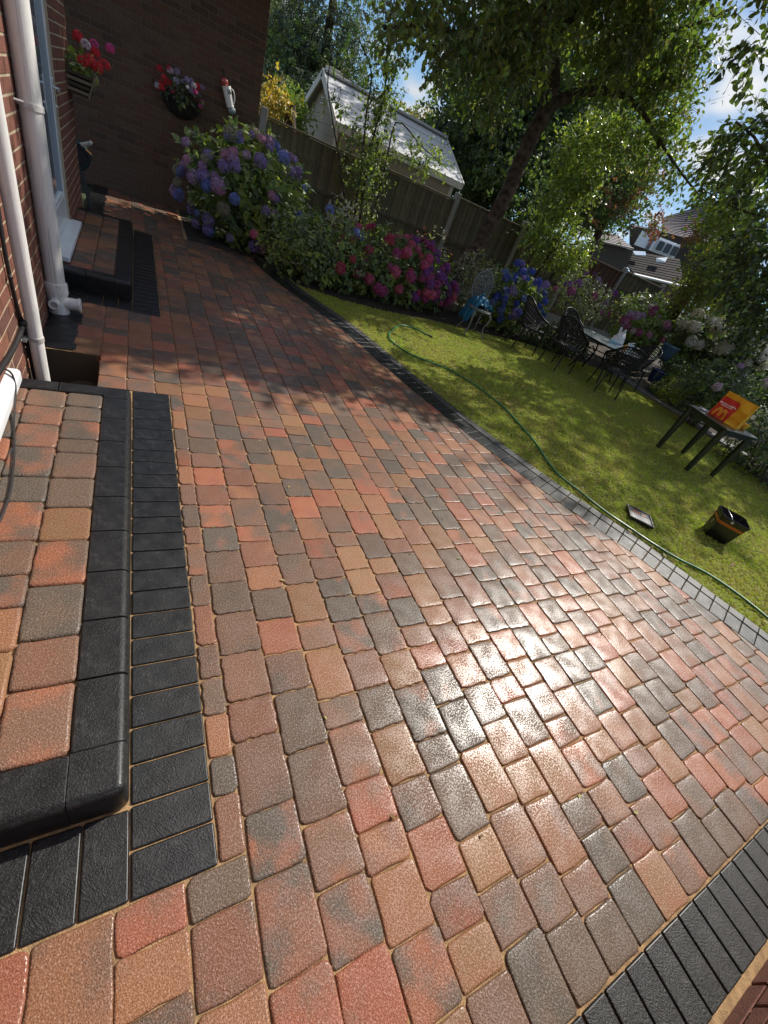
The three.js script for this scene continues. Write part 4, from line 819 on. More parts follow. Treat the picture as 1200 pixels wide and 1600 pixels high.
{
  const z = -4.7, B = [V(11.6, 0, -4.9), V(11.5, 1.2, -4.9), V(11.2, 2.4, -4.9), V(10.9, 3.6, -4.8), V(10.6, 5, -4.6)];
  tree('garden_tree', 'big dark leafy tree along the right edge of the garden', {
    trunks: [{ pts: B, r: [0.16, 0.14, 0.12, 0.09, 0.05] }], limbs: [{ pts: [B[2], at(1190, 230, -4.8), at(1150, 190, -4.9)], r: [0.05, 0.03, 0.012] }, { pts: [B[3], at(1160, 330, -5.2), at(1105, 300, -5.6)], r: [0.04, 0.02, 0.008] }],
    masses: [mass(at(1186, 235, -4.8), [0.65, 0.5, 0.6], 190), mass(at(1170, 315, -5.4), [0.65, 0.4, 0.5], 170, { colors: [greens.fresh, greens.mid, greens.lime] }), mass(at(1202, 400, -4.6), [0.55, 0.7, 0.6], 300), mass(at(1208, 490, -4.2), [0.55, 0.5, 0.6], 260), mass([11.8, 7.8, -4.6], [1.6, 1.1, 1.6], 600), mass([11.4, 4.0, -3.0], [1.0, 1.2, 1.0], 420), mass(at(1130, 545, -5.4), [1.0, 0.4, 0.6], 240), mass(at(1185, 75, -5.2), [0.22, 0.35, 0.25], 26), mass([12.6, 4.9, -2.2], [1.5, 1.4, 1.4], 600)],
    leaf: broadLeaf, mat: glossyLeaf, opt: { size: 0.095, per: 7, colors: [greens.deep, greens.mid, greens.dark], droop: 0.45, gap: 0.25, gapScale: 0.9, reach: 0.4, shell: 0.5, spread: 0.3 },
  });
}
farTree('boundary_hedge', 'dark evergreen hedge closing the garden on the far right', [13.5, -2.5], [mass([13.6, 1.6, -3.0], [1.2, 2.2, 1.6], 900), mass([13.2, 1.6, -0.6], [1.2, 2.2, 1.6], 700), mass([13.8, 1.5, -5.4], [1.0, 1.9, 1.4], 700), mass([14.5, 1.8, -7.6], [1.2, 1.6, 1.2], 500)], [greens.dark, greens.deep], 0.13, 2.5);

farTree('tall_tree', 'tall broad tree beyond the hedge at the upper right edge', [15.2, -7.6], [mass([15.0, 8.2, -7.6], [2.0, 1.5, 2.0], 700), mass([14.6, 8.4, -5.0], [1.6, 1.2, 1.6], 420)], [greens.mid, greens.deep], 0.14, 8);

// ================================================================ SHRUBS AND FLOWERS OF THE BEDS
function headShape(seed, r = 0.075, n = 64) {                                // a hydrangea head: florets of four petals over a ball
  const q = seeded(seed), pos = [], col = [], up = V(0, 1, 0);
  for (let i = 0; i < n; i++) {
    const y = 1 - (i + 0.5) / n * 1.62, a = i * 2.39996 + q() * 0.4, s = Math.sqrt(Math.max(0, 1 - y * y)), d = V(s * Math.cos(a), y, s * Math.sin(a)), rr = r * (0.86 + q() * 0.2), c = d.clone().multiplyScalar(rr), u = V(-d.z, 0.2, d.x).cross(d).normalize(), w = d.clone().cross(u), k = 0.75 + q() * 0.45, ps = r * 0.27, spin = q() * 6.28;
    for (let p = 0; p < 4; p++) {
      const t = spin + p * Math.PI / 2, e = (ang, l, h) => c.clone().addScaledVector(u, Math.cos(ang) * l).addScaledVector(w, Math.sin(ang) * l).addScaledVector(d, h);
      const P = [c, e(t - 0.52, ps * 0.8, ps * 0.22), e(t, ps * 1.1, ps * 0.1), e(t + 0.52, ps * 0.8, ps * 0.22)];
      for (const j of [0, 1, 2, 0, 2, 3]) { pos.push(P[j].x, P[j].y, P[j].z); const v = k * (j === 0 ? 0.7 : 1); col.push(v, v, v); }
    }
  }
  const g = new THREE.BufferGeometry();
  g.setAttribute('position', new THREE.Float32BufferAttribute(pos, 3)); g.setAttribute('color', new THREE.Float32BufferAttribute(col, 3)); g.computeVertexNormals();
  return g;
}
const heads = [headShape(1), headShape(2), headShape(3, 0.075, 52)];
const petal = (c) => phys(C(...c), 0.85, { vertexColors: true, transmission: 0.2, thickness: 0, side: THREE.DoubleSide });
const P = { blue: petal([0.17, 0.23, 0.56]), deepblue: petal([0.05, 0.09, 0.46]), violet: petal([0.32, 0.22, 0.5]), mauve: petal([0.46, 0.29, 0.48]), pink: petal([0.58, 0.26, 0.42]), magenta: petal([0.36, 0.045, 0.19]), crimson: petal([0.4, 0.025, 0.085]), purple: petal([0.22, 0.05, 0.30]), cream: petal([0.62, 0.58, 0.42]), palepink: petal([0.62, 0.45, 0.5]), rose: petal([0.6, 0.1, 0.22]), faded: petal([0.3, 0.27, 0.17]), white: petal([0.75, 0.74, 0.7]) };
function shrub(name, label, c, r, { n, size, leaf, mat, colors, per = 5, flowers = [], headSize = 1, stems = 9, droop = 0.15, shell = 0.3, group, cat, lift = 0.1, onlyTop = -0.2, extra = [] }) {
  const t = thing(name, label, cat ?? 'shrub', [c[0], 0, c[2]], 0, group), L = new Leaves();
  const stem = [];
  for (let i = 0; i < stems; i++) { const a = i / stems * 6.28 + R(-0.2, 0.2), e = V(Math.cos(a) * r[0] * 0.6, c[1] + r[1] * R(0.2, 0.7), Math.sin(a) * r[2] * 0.6); stem.push(limb([V(Math.cos(a) * 0.06, 0, Math.sin(a) * 0.06), V(e.x * 0.5, e.y * 0.55, e.z * 0.5), e], [0.012, 0.01, 0.006], 5)); }
  stem.forEach((g) => part('stem', g, stemMat, t));
  const masses = [mass(c, r, n), ...extra];
  for (const b of masses) for (let i = 0; i < b.n; i++) {
    const d = anyDir(), k = Math.pow(rnd(), shell), bump = 1 + 0.16 * n3(d.x * 2.2 + c[0], d.y * 2.2, d.z * 2.2 + c[2]), p = V(b.c[0] + d.x * b.r[0] * k * bump, b.c[1] + d.y * b.r[1] * k * bump, b.c[2] + d.z * b.r[2] * k * bump);
    if (p.y < 0.03) continue;
    const lum = 0.8 + 0.4 * clamp(0.5 + n3(p.x * 2 + 3, p.y * 2, p.z * 2), 0, 1), base = pick(b.colors ?? colors);
    for (let j = 0; j < per; j++) {
      const tip = d.clone().multiplyScalar(0.6).add(anyDir()).add(V(0, -droop, 0)).normalize(), f = d.clone().multiplyScalar(0.7).add(V(0, 0.8, 0)).add(anyDir().multiplyScalar(0.45)).normalize(), col = tint(base); col.multiplyScalar(lum);
      L.add(p.clone().add(anyDir().multiplyScalar(size * 0.5)), tip, f, size * R(0.6, 1.2), col);
    }
  }
  L.build('foliage', leaf, mat, t);
  flowers.forEach(({ m, n: count, where }) => {
    for (let i = 0; i < count; i++) {
      let d; for (let k = 0; k < 60; k++) { d = anyDir(); if (d.y > onlyTop && d.z > -0.25 && (!where || where(d))) break; }
      const bump = 1.02 + 0.14 * n3(d.x * 2.2 + c[0], d.y * 2.2, d.z * 2.2 + c[2]), f = part('flower_head', pick(heads), pick(m), t), s = headSize * R(0.55, 1.22);
      f.position.set(d.x * r[0] * bump, Math.max(0.12, c[1] + d.y * r[1] * bump), d.z * r[2] * bump + 0.02);
      f.quaternion.setFromUnitVectors(V(0, 1, 0), d.clone().add(V(0, lift + 0.4, 0.15)).normalize()); f.scale.set(s, s * R(0.8, 0.95), s);
    }
  });
  return t;
}
shrub('hydrangea', 'tall hydrangea in the corner with blue, violet and mauve-pink heads', [1.42, 0.6, -7.75], [0.92, 0.76, 0.7], { n: 560, size: 0.125, leaf: broadLeaf, mat: softLeaf, colors: [greens.mid, greens.fresh, greens.deep], flowers: [{ m: [P.blue, P.violet, P.violet, P.blue, P.faded], n: 34 }, { m: [P.mauve, P.pink, P.violet], n: 34, where: (d) => d.x < 0.6 }], headSize: 1.0, stems: 14, onlyTop: -0.7, extra: [mass([1.35, 1.22, -7.75], [0.35, 0.2, 0.3], 40, { colors: [greens.lime, greens.fresh] })] });
shrub('glossy_shrub', 'low glossy green bush with a few crimson and blue heads beside the edging', [2.25, 0.4, -6.62], [0.85, 0.5, 0.52], { n: 900, size: 0.062, leaf: broadLeaf, mat: glossyLeaf, colors: [greens.deep, greens.mid, greens.deep, greens.fresh], per: 6, flowers: [{ m: [P.crimson, P.rose], n: 3 }, { m: [P.blue], n: 3 }], headSize: 0.95 });
shrub('variegated_shrub', 'pale-leaved young shrub standing before the fence in the sun', [2.72, 0.75, -7.3], [0.3, 0.35, 0.25], { n: 60, size: 0.1, leaf: slimLeaf, mat: softLeaf, colors: [greens.cream, greens.pale, greens.cream], per: 3, stems: 4 });
shrub('hydrangea', 'broad hydrangea packed with crimson, magenta and purple heads', [3.68, 0.42, -6.95], [1.18, 0.54, 0.68], { n: 700, size: 0.10, leaf: broadLeaf, mat: softLeaf, colors: [greens.deep, greens.mid], flowers: [{ m: [P.crimson, P.magenta, P.rose], n: 46, where: (d) => d.x < 0.25 }, { m: [P.purple, P.magenta, P.purple], n: 56, where: (d) => d.x > 0.0 }, { m: [P.rose], n: 6, where: (d) => d.y < 0 && d.x > 0.3 }], headSize: 0.95, onlyTop: -0.35 });
shrub('white_shrub', 'small-leaved silvery shrub behind the metal chair', [5.35, 0.6, -7.0], [0.5, 0.52, 0.42], { n: 620, size: 0.05, leaf: slimLeaf, mat: glossyLeaf, colors: [greens.pale, greens.fresh, greens.cream, greens.olive], per: 5 });
shrub('hydrangea', 'deep blue hydrangea to the right of the metal chair', [6.35, 0.5, -6.95], [0.72, 0.62, 0.55], { n: 480, size: 0.11, leaf: broadLeaf, mat: softLeaf, colors: [greens.mid, greens.fresh, greens.deep], flowers: [{ m: [P.deepblue, P.deepblue, P.deepblue, P.blue, P.violet], n: 60 }], headSize: 1.0, onlyTop: -0.4 });
shrub('flowering_shrub', 'loose pale-leaved shrub between the blue hydrangea and the round table', at(908, 468, -6.9).toArray(), [0.8, 0.46, 0.5], { n: 620, size: 0.062, leaf: slimLeaf, mat: glossyLeaf, colors: [greens.grey, greens.pale, greens.fresh, greens.grey], per: 5, flowers: [{ m: [P.violet, P.purple, P.magenta], n: 12 }], headSize: 0.9 });
shrub('laurel_shrub', 'sunlit bright green leafy shrub below the reddish fence panel', at(1012, 492, -6.9).toArray(), [1.0, 0.42, 0.5], { n: 420, size: 0.11, leaf: broadLeaf, mat: glossyLeaf, colors: [greens.fresh, greens.lime, greens.mid, greens.pale], per: 5 });
shrub('hydrangea', 'dusky pink hydrangea behind the round table', at(1000, 515, -6.2).toArray(), [0.75, 0.45, 0.45], { n: 360, size: 0.09, leaf: broadLeaf, mat: softLeaf, colors: [greens.mid, greens.fresh], flowers: [{ m: [P.magenta, P.pink, P.mauve, P.palepink], n: 26 }], headSize: 1.05 });
shrub('hydrangea', 'cream hydrangea above the blue pot', at(1083, 528, -5.5).toArray(), [0.7, 0.42, 0.45], { n: 340, size: 0.1, leaf: broadLeaf, mat: softLeaf, colors: [greens.deep, greens.mid], flowers: [{ m: [P.cream, P.cream, P.white], n: 34 }], headSize: 1.35 });
shrub('hydrangea', 'white hydrangea furthest right under the dark tree', at(1150, 552, -4.7).toArray(), [0.75, 0.5, 0.5], { n: 320, size: 0.1, leaf: broadLeaf, mat: softLeaf, colors: [greens.deep, greens.dark], flowers: [{ m: [P.cream, P.white, P.white], n: 32 }], headSize: 1.3 });
shrub('heather', 'low mound of fine green foliage beside the grey edging boards', at(1060, 612, -4.6).toArray(), [0.6, 0.28, 0.5], { n: 700, size: 0.055, leaf: slimLeaf, mat: dullLeaf, colors: [greens.fresh, greens.mid, greens.lime], per: 5, stems: 3, cat: 'ground cover plant' });
shrub('fern', 'dark green fine-leaved plant beneath the cream hydrangea', at(1058, 575, -5.1).toArray(), [0.45, 0.28, 0.35], { n: 260, size: 0.08, leaf: slimLeaf, mat: dullLeaf, colors: [greens.deep, greens.mid], per: 5, stems: 3, cat: 'plant' });
shrub('dark_shrub', 'dark untidy shrub behind the square table with the paper bag', [8.15, 0.45, -2.25], [0.65, 0.55, 0.75], { n: 700, size: 0.075, leaf: slimLeaf, mat: softLeaf, colors: [greens.deep, greens.dark, greens.mid], per: 5, flowers: [{ m: [P.mauve], n: 3 }], headSize: 0.9 });
shrub('dark_shrub', 'dark shrub at the right edge beyond the black bucket', [8.1, 0.4, -0.9], [0.7, 0.5, 0.8], { n: 600, size: 0.075, leaf: slimLeaf, mat: softLeaf, colors: [greens.deep, greens.dark], per: 5 });
shrub('dark_shrub', 'dark leafy shrub between white hydrangea and square table', at(1125, 612, -3.7).toArray(), [0.75, 0.5, 0.6], { n: 560, size: 0.08, leaf: broadLeaf, mat: softLeaf, colors: [greens.deep, greens.dark, greens.mid], per: 5, flowers: [{ m: [P.mauve, P.palepink], n: 4 }] });
shrub('low_shrub', 'low dark leafy planting under the pale shrub behind the woven chairs', [7.6, 0.2, -6.5], [1.1, 0.3, 0.35], { n: 420, size: 0.07, leaf: broadLeaf, mat: softLeaf, colors: [greens.deep, greens.mid, greens.dark], per: 5, cat: 'ground cover plant' });
shrub('young_shrub', 'reddish-stemmed sparse plant before the fence left of the pear trunk', [5.0, 0.6, -8.2], [0.55, 0.55, 0.35], { n: 110, size: 0.065, leaf: broadLeaf, mat: glossyLeaf, colors: [greens.pale, greens.fresh, greens.rust], per: 4, stems: 7 });

// ================================================================ THINGS ON THE WALLS
function clump(t, c, r, n, size, colors, leaf = broadLeaf, mat = softLeaf, name = 'foliage') {
  const L = new Leaves();
  for (let i = 0; i < n; i++) { const d = anyDir(), k = Math.pow(rnd(), 0.4), p = V(t.position.x + c[0] + d.x * r[0] * k, t.position.y + c[1] + d.y * r[1] * k, t.position.z + c[2] + d.z * r[2] * k); L.add(p, d.clone().add(anyDir()).normalize(), d.clone().add(V(0, 0.9, 0)).normalize(), size * R(0.7, 1.25), tint(pick(colors))); }
  return L.build(name, leaf, mat, t);
}
const wicker = std(C(0.10, 0.07, 0.04), 0.8, { bumpMap: grain(8), bumpScale: 0.004 }), paleWicker = std(C(0.2, 0.15, 0.09), 0.8);
const redPetal = petal([0.72, 0.02, 0.035]), hotPink = petal([0.72, 0.08, 0.3]), palePetal = petal([0.72, 0.62, 0.68]), lilac = petal([0.42, 0.32, 0.5]);
{
  const t = thing('wall_planter', 'slatted wicker trough of bright red geraniums on the house corner', 'wall planter', [WX, 1.16, -6.86]);
  part('back_frame', merge([box(0.02, 0.16, 0.5, 0.012, 0.06, 0.1)]), wicker, t);
  for (let k = 0; k < 4; k++) { const y = -0.03 + k * 0.042, x = 0.17 + k * 0.016; part('slat', rbox(0.012, 0.026, 0.5, 0.004, x, y, 0.1), k % 2 ? wicker : paleWicker, t); part('slat', rbox(x, 0.026, 0.012, 0.004, x / 2, y, 0.35), k % 2 ? wicker : paleWicker, t); part('slat', rbox(x, 0.026, 0.012, 0.004, x / 2, y, -0.15), wicker, t); }
  part('corner_stake', bar([0.17, -0.06, 0.352], [0.232, 0.12, 0.352], 0.009), paleWicker, t); part('corner_stake', bar([0.17, -0.06, -0.152], [0.232, 0.12, -0.152], 0.009), paleWicker, t);
  part('base', box(0.17, 0.012, 0.49, 0.09, -0.055, 0.1), wicker, t);
  part('soil', box(0.18, 0.12, 0.46, 0.1, 0.02, 0.1), earth, t);
  clump(t, [0.12, 0.17, 0.1], [0.14, 0.1, 0.26], 130, 0.06, [greens.fresh, greens.mid, greens.lime], roundLeaf);
  for (const [x, y, z, m, s] of [[0.10, 0.36, 0.06, redPetal, 0.85], [0.2, 0.22, 0.28, redPetal, 1.0], [0.25, 0.2, 0.16, redPetal, 0.95], [0.24, 0.3, 0.1, redPetal, 0.8], [0.31, 0.24, -0.06, redPetal, 0.85], [0.17, 0.33, 0.2, palePetal, 0.75], [0.23, 0.36, 0.0, hotPink, 0.7], [0.36, 0.38, -0.08, hotPink, 0.75], [0.14, 0.2, 0.33, redPetal, 0.8]]) {
    part('flower_stalk', bar([x * 0.7, 0.12, z * 0.9], [x, y - 0.02, z], 0.003, 5), stemMat, t);
    const f = part('flower_head', pick(heads), m, t); f.position.set(x, y, z); f.scale.setScalar(s * 0.72);
  }
}
{
  const c = at(284, 155, -8.72), t = thing('hanging_basket', 'round wall basket of red and pale star-shaped flowers on the brown wall', 'hanging basket', [c.x, c.y, -8.9]);
  const g = new THREE.SphereGeometry(0.26, 20, 12, 0, Math.PI, Math.PI / 2, Math.PI / 2).scale(1, 0.85, 0.9);
  part('bowl', planarUV(g), std(C(0.035, 0.028, 0.02), 0.95, { bumpMap: grain(6), bumpScale: 0.02, side: THREE.DoubleSide }), t);
  part('rim', new THREE.TorusGeometry(0.26, 0.008, 6, 30, Math.PI).rotateX(-Math.PI / 2).rotateY(Math.PI).scale(1, 1, 0.9).rotateY(0), wicker, t).rotation.y = Math.PI;
  for (let k = 0; k < 7; k++) { const a = 0.25 + k / 6 * 2.64; part('basket_wire', tube([[Math.cos(a) * 0.262, 0, Math.sin(a) * 0.236], [Math.cos(a) * 0.2, -0.14, Math.sin(a) * 0.18], [0, -0.224, 0.03]], 0.004, 5, 10), wicker, t); }
  part('soil', cyl(0.24, 0.2, 0.05, 0, -0.01, 0.0, 20).scale(1, 1, 0.8), earth, t);
  clump(t, [0, 0.06, 0.15], [0.28, 0.16, 0.15], 190, 0.07, [greens.deep, greens.dark, greens.mid], broadLeaf, softLeaf);
  for (let k = 0; k < 34; k++) { const x = R(-0.31, 0.3), y = R(0.06, 0.3) - Math.abs(x) * 0.25, m = x < -0.12 ? pick([redPetal, redPetal, palePetal]) : x < 0.12 ? pick([lilac, palePetal, lilac]) : pick([redPetal, palePetal, hotPink, lilac]), f = part('flower', heads[k % 3], m, t); f.position.set(x, y, 0.2 + R(-0.08, 0.1)); f.scale.setScalar(R(0.28, 0.55)); }
}
{
  const c = at(357, 152, -8.8), t = thing('wall_ornament', 'white cylindrical ornament with red top hanging on the brown wall', 'ornament', [c.x, c.y, -8.8]);
  t.rotation.z = 0.36;
  part('body', new THREE.LatheGeometry([[0, -0.11], [0.05, -0.11], [0.052, -0.1], [0.06, 0.1], [0.066, 0.115], [0.06, 0.115], [0, 0.1]].map(([a, b]) => new THREE.Vector2(a, b)), 24), phys(C(0.78, 0.75, 0.7), 0.35, { clearcoat: 0.5 }), t);
  part('foot', new THREE.SphereGeometry(0.058, 16, 10).scale(1, 0.75, 1).translate(0.01, -0.14, 0), std(C(0.28, 0.33, 0.34), 0.5), t);
  part('crown', new THREE.SphereGeometry(0.056, 16, 12).translate(-0.012, 0.155, 0), phys(C(0.35, 0.06, 0.04), 0.35, { clearcoat: 0.6 }), t);
  part('handle', tube([[0.05, 0.1, 0.02], [0.085, 0.06, 0.02], [0.08, -0.02, 0.02], [0.056, -0.07, 0.02]], 0.008, 6), std(C(0.6, 0.58, 0.55), 0.4), t);
  part('patch', new THREE.SphereGeometry(0.032, 12, 8).scale(1, 1, 0.5).translate(0.02, 0.06, 0.055), std(C(0.33, 0.36, 0.34), 0.5), t);
  part('hook', merge([bar([0, 0.2, -0.01], [0.004, 0.29, -0.02], 0.008), bar([0.004, 0.29, -0.02], [0.004, 0.285, -0.1], 0.006)]), blackCable, t);
}
{
  const t = thing('hose_reel', 'dark hose reel with teal hose and cream handle in the shadow by the house corner', 'hose reel', [-0.6, 0.52, -7.15]);
  part('drum', cyl(0.11, 0.11, 0.14, 0, 0, 0, 24).rotateX(Math.PI / 2), std(C(0.02, 0.022, 0.025), 0.5), t);
  for (const z of [-0.08, 0.08]) part('flange', new THREE.TorusGeometry(0.125, 0.01, 8, 28).translate(0, 0, z), std(C(0.02, 0.022, 0.025), 0.4), t);
  part('hose_coil', merge([0, 0.03, -0.03].map((z) => new THREE.TorusGeometry(0.112, 0.013, 8, 28).translate(0, 0, z))), phys(C(0.02, 0.30, 0.22), 0.4, { clearcoat: 0.3 }), t);
  part('handle', merge([bar([0.06, 0.12, 0.1], [0.14, 0.16, 0.1], 0.018), cyl(0.024, 0.024, 0.03, 0, 0, 0, 14).rotateZ(1.1).translate(0.15, 0.165, 0.1)]), std(C(0.62, 0.56, 0.46), 0.5), t);
  part('tap', bar([0.1, 0.09, 0.1], [0.15, 0.06, 0.1], 0.014), std(C(0.6, 0.3, 0.1), 0.35, { metalness: 0.6 }), t);
  part('stand', merge([bar([-0.1, -0.5, 0.09], [0, 0, 0.09], 0.01), bar([0.1, -0.5, 0.09], [0, 0, 0.09], 0.01), bar([-0.1, -0.5, -0.09], [0, 0, -0.09], 0.01), bar([0.1, -0.5, -0.09], [0, 0, -0.09], 0.01)]), std(C(0.05, 0.05, 0.05), 0.4), t);
}

// ================================================================ THINGS ON THE LAWN
{
  const pts = [[3.62, -5.29], [3.549, -5.389], [3.438, -5.47], [3.234, -5.431], [2.997, -5.173], [2.798, -4.902], [2.725, -4.672], [2.774, -4.475], [2.859, -4.328], [2.981, -4.256], [3.103, -4.183], [3.248, -4.117], [3.37, -3.987], [3.45, -3.845], [3.525, -3.653], [3.555, -3.457], [3.585, -3.25], [3.561, -3.037], [3.467, -2.512], [3.384, -2.286], [3.31, -1.982], [3.36, -1.773], [3.42, -1.5], [3.51, -1.299], [3.60, -1.108], [3.72, -0.921], [3.9, -0.74], [4.01, -0.5], [4.05, -0.2], [4.1, 0.2]].map(([x, z]) => V(x, 0.021, z));
  const t = thing('garden_hose', 'green garden hose looping along the edge of the lawn', 'hose', [0, 0, 0]);
  part('hose', tube(pts, 0.0105, 8, 240), phys(C(0.012, 0.15, 0.045), 0.38, { clearcoat: 0.5, clearcoatRoughness: 0.3 }), t);
  part('connector', bar([3.62, 0.02, -5.29], [3.69, 0.022, -5.235], 0.014), blackCable, t);
}
{
  const t = thing('bucket', 'black square tub with orange band and wire handle standing on the lawn', 'bucket', [4.775, 0, -1.115], -0.94);
  const h = 0.255, s0 = 0.098, s1 = 0.122, black = phys(C(0.009, 0.01, 0.016), 0.38, { clearcoat: 0.3, clearcoatRoughness: 0.3 });
  const ringAt = (s, y, r) => { const out = []; for (let c = 0; c < 4; c++) for (let k = 0; k <= 4; k++) { const a = c * Math.PI / 2 + k / 4 * Math.PI / 2, sx = [1, -1, -1, 1][c], sz = [1, 1, -1, -1][c]; out.push([sx * (s - r) + Math.cos(a) * r, y, sz * (s - r) + Math.sin(a) * r]); } return out; };
  const loft = (rings, cap) => { const pos = [], idx = [], n = rings[0].length; rings.forEach((r) => r.forEach((p) => pos.push(...p))); for (let i = 0; i < rings.length - 1; i++) for (let j = 0; j < n; j++) { const a = i * n + j, b = i * n + (j + 1) % n; idx.push(a, a + n, b, b, a + n, b + n); } if (cap) { const c = pos.length / 3; pos.push(0, rings[0][0][1], 0); for (let j = 0; j < n; j++) idx.push(c, j, (j + 1) % n); } const g = new THREE.BufferGeometry(); g.setAttribute('position', new THREE.Float32BufferAttribute(pos, 3)); g.setIndex(idx); g.computeVertexNormals(); return g; };
  const S = (y) => lerp(s0, s1, y / h);
  part('tub', loft([ringAt(s0, 0.003, 0.025), ringAt(S(0.1), 0.1, 0.027), ringAt(S(h), h, 0.03), ringAt(S(h) - 0.004, h, 0.03), ringAt(s0 - 0.004, 0.01, 0.025)], true), black, t);
  part('band', loft([ringAt(S(0.172) + 0.0015, 0.172, 0.029), ringAt(S(0.2) + 0.0015, 0.2, 0.029)]), phys(C(0.46, 0.115, 0.02), 0.4, { clearcoat: 0.3 }), t);
  part('rim', merge([loft([ringAt(S(0.222) + 0.001, 0.222, 0.03), ringAt(S(0.226) + 0.006, 0.226, 0.032), ringAt(S(h) + 0.006, h - 0.002, 0.032), ringAt(S(h), h + 0.002, 0.03)])].map((g) => planarUV(g))), black, t);
  const c = document.createElement('canvas'); c.width = 256; c.height = 256;
  const x = c.getContext('2d'); x.fillStyle = '#07080d'; x.fillRect(0, 0, 256, 256);
  x.fillStyle = '#b9b4a8'; x.fillRect(96, 26, 70, 22); x.fillStyle = '#c8c8c0'; x.fillRect(92, 66, 78, 9); x.fillRect(100, 84, 62, 8); x.fillStyle = '#7d8a6c'; x.fillRect(84, 106, 30, 7); x.fillStyle = '#8d8d86'; x.fillRect(120, 106, 44, 6); x.fillStyle = '#34343c'; x.fillRect(60, 140, 140, 5); x.fillRect(60, 154, 120, 5); x.fillRect(60, 168, 132, 5);
  const tex = new THREE.CanvasTexture(c); tex.colorSpace = THREE.SRGBColorSpace;
  const lab = part('printed_label', new THREE.PlaneGeometry(0.135, 0.145), phys(0xffffff, 0.4, { map: tex }), t);
  lab.position.set(-(S(0.09) + 0.0015), 0.09, 0.0); lab.rotation.set(0, -Math.PI / 2, 0); lab.rotateX(Math.atan2(s1 - s0, h));
  part('handle', tube([[-0.03, 0.232, -0.128], [-0.05, 0.262, -0.1], [-0.075, 0.275, 0], [-0.05, 0.262, 0.1], [-0.03, 0.232, 0.128]], 0.003, 6, 40), chrome, t);
  for (const z of [-0.127, 0.127]) part('handle_ear', cyl(0.013, 0.013, 0.012, 0, 0, 0, 12).rotateX(Math.PI / 2).translate(-0.03, 0.232, z), std(C(0.5, 0.5, 0.5), 0.4), t);
  const l = thing('tub_cover', 'black square lid with silver and orange print lying on the grass', 'lid', [3.84, 0.022, -1.4], 0.78);
  part('lid', rbox(0.225, 0.02, 0.225, 0.009), black, l);
  part('lip', merge([box(0.225, 0.012, 0.01, 0, 0.012, 0.107), box(0.225, 0.012, 0.01, 0, 0.012, -0.107), box(0.01, 0.012, 0.2, 0.107, 0.012, 0), box(0.01, 0.012, 0.2, -0.107, 0.012, 0)]), black, l);
  const d = document.createElement('canvas'); d.width = d.height = 256;
  const y = d.getContext('2d'); y.fillStyle = '#8f8b84'; y.fillRect(0, 0, 256, 256); y.fillStyle = '#2a2624'; y.fillRect(140, 0, 116, 256); y.fillStyle = '#b9b6b0'; y.fillRect(16, 20, 70, 200); y.fillStyle = '#c9673a'; y.fillRect(150, 40, 52, 90); y.fillStyle = '#d8a078'; y.fillRect(160, 150, 40, 60); y.fillStyle = '#e8e4dc'; for (let k = 0; k < 7; k++) y.fillRect(96, 30 + k * 28, 36 + (k % 3) * 8, 8);
  const dt = new THREE.CanvasTexture(d); dt.colorSpace = THREE.SRGBColorSpace;
  part('printed_label', new THREE.PlaneGeometry(0.19, 0.19).rotateX(-Math.PI / 2).translate(0, 0.0125, 0), phys(0xffffff, 0.35, { map: dt }), l);
}
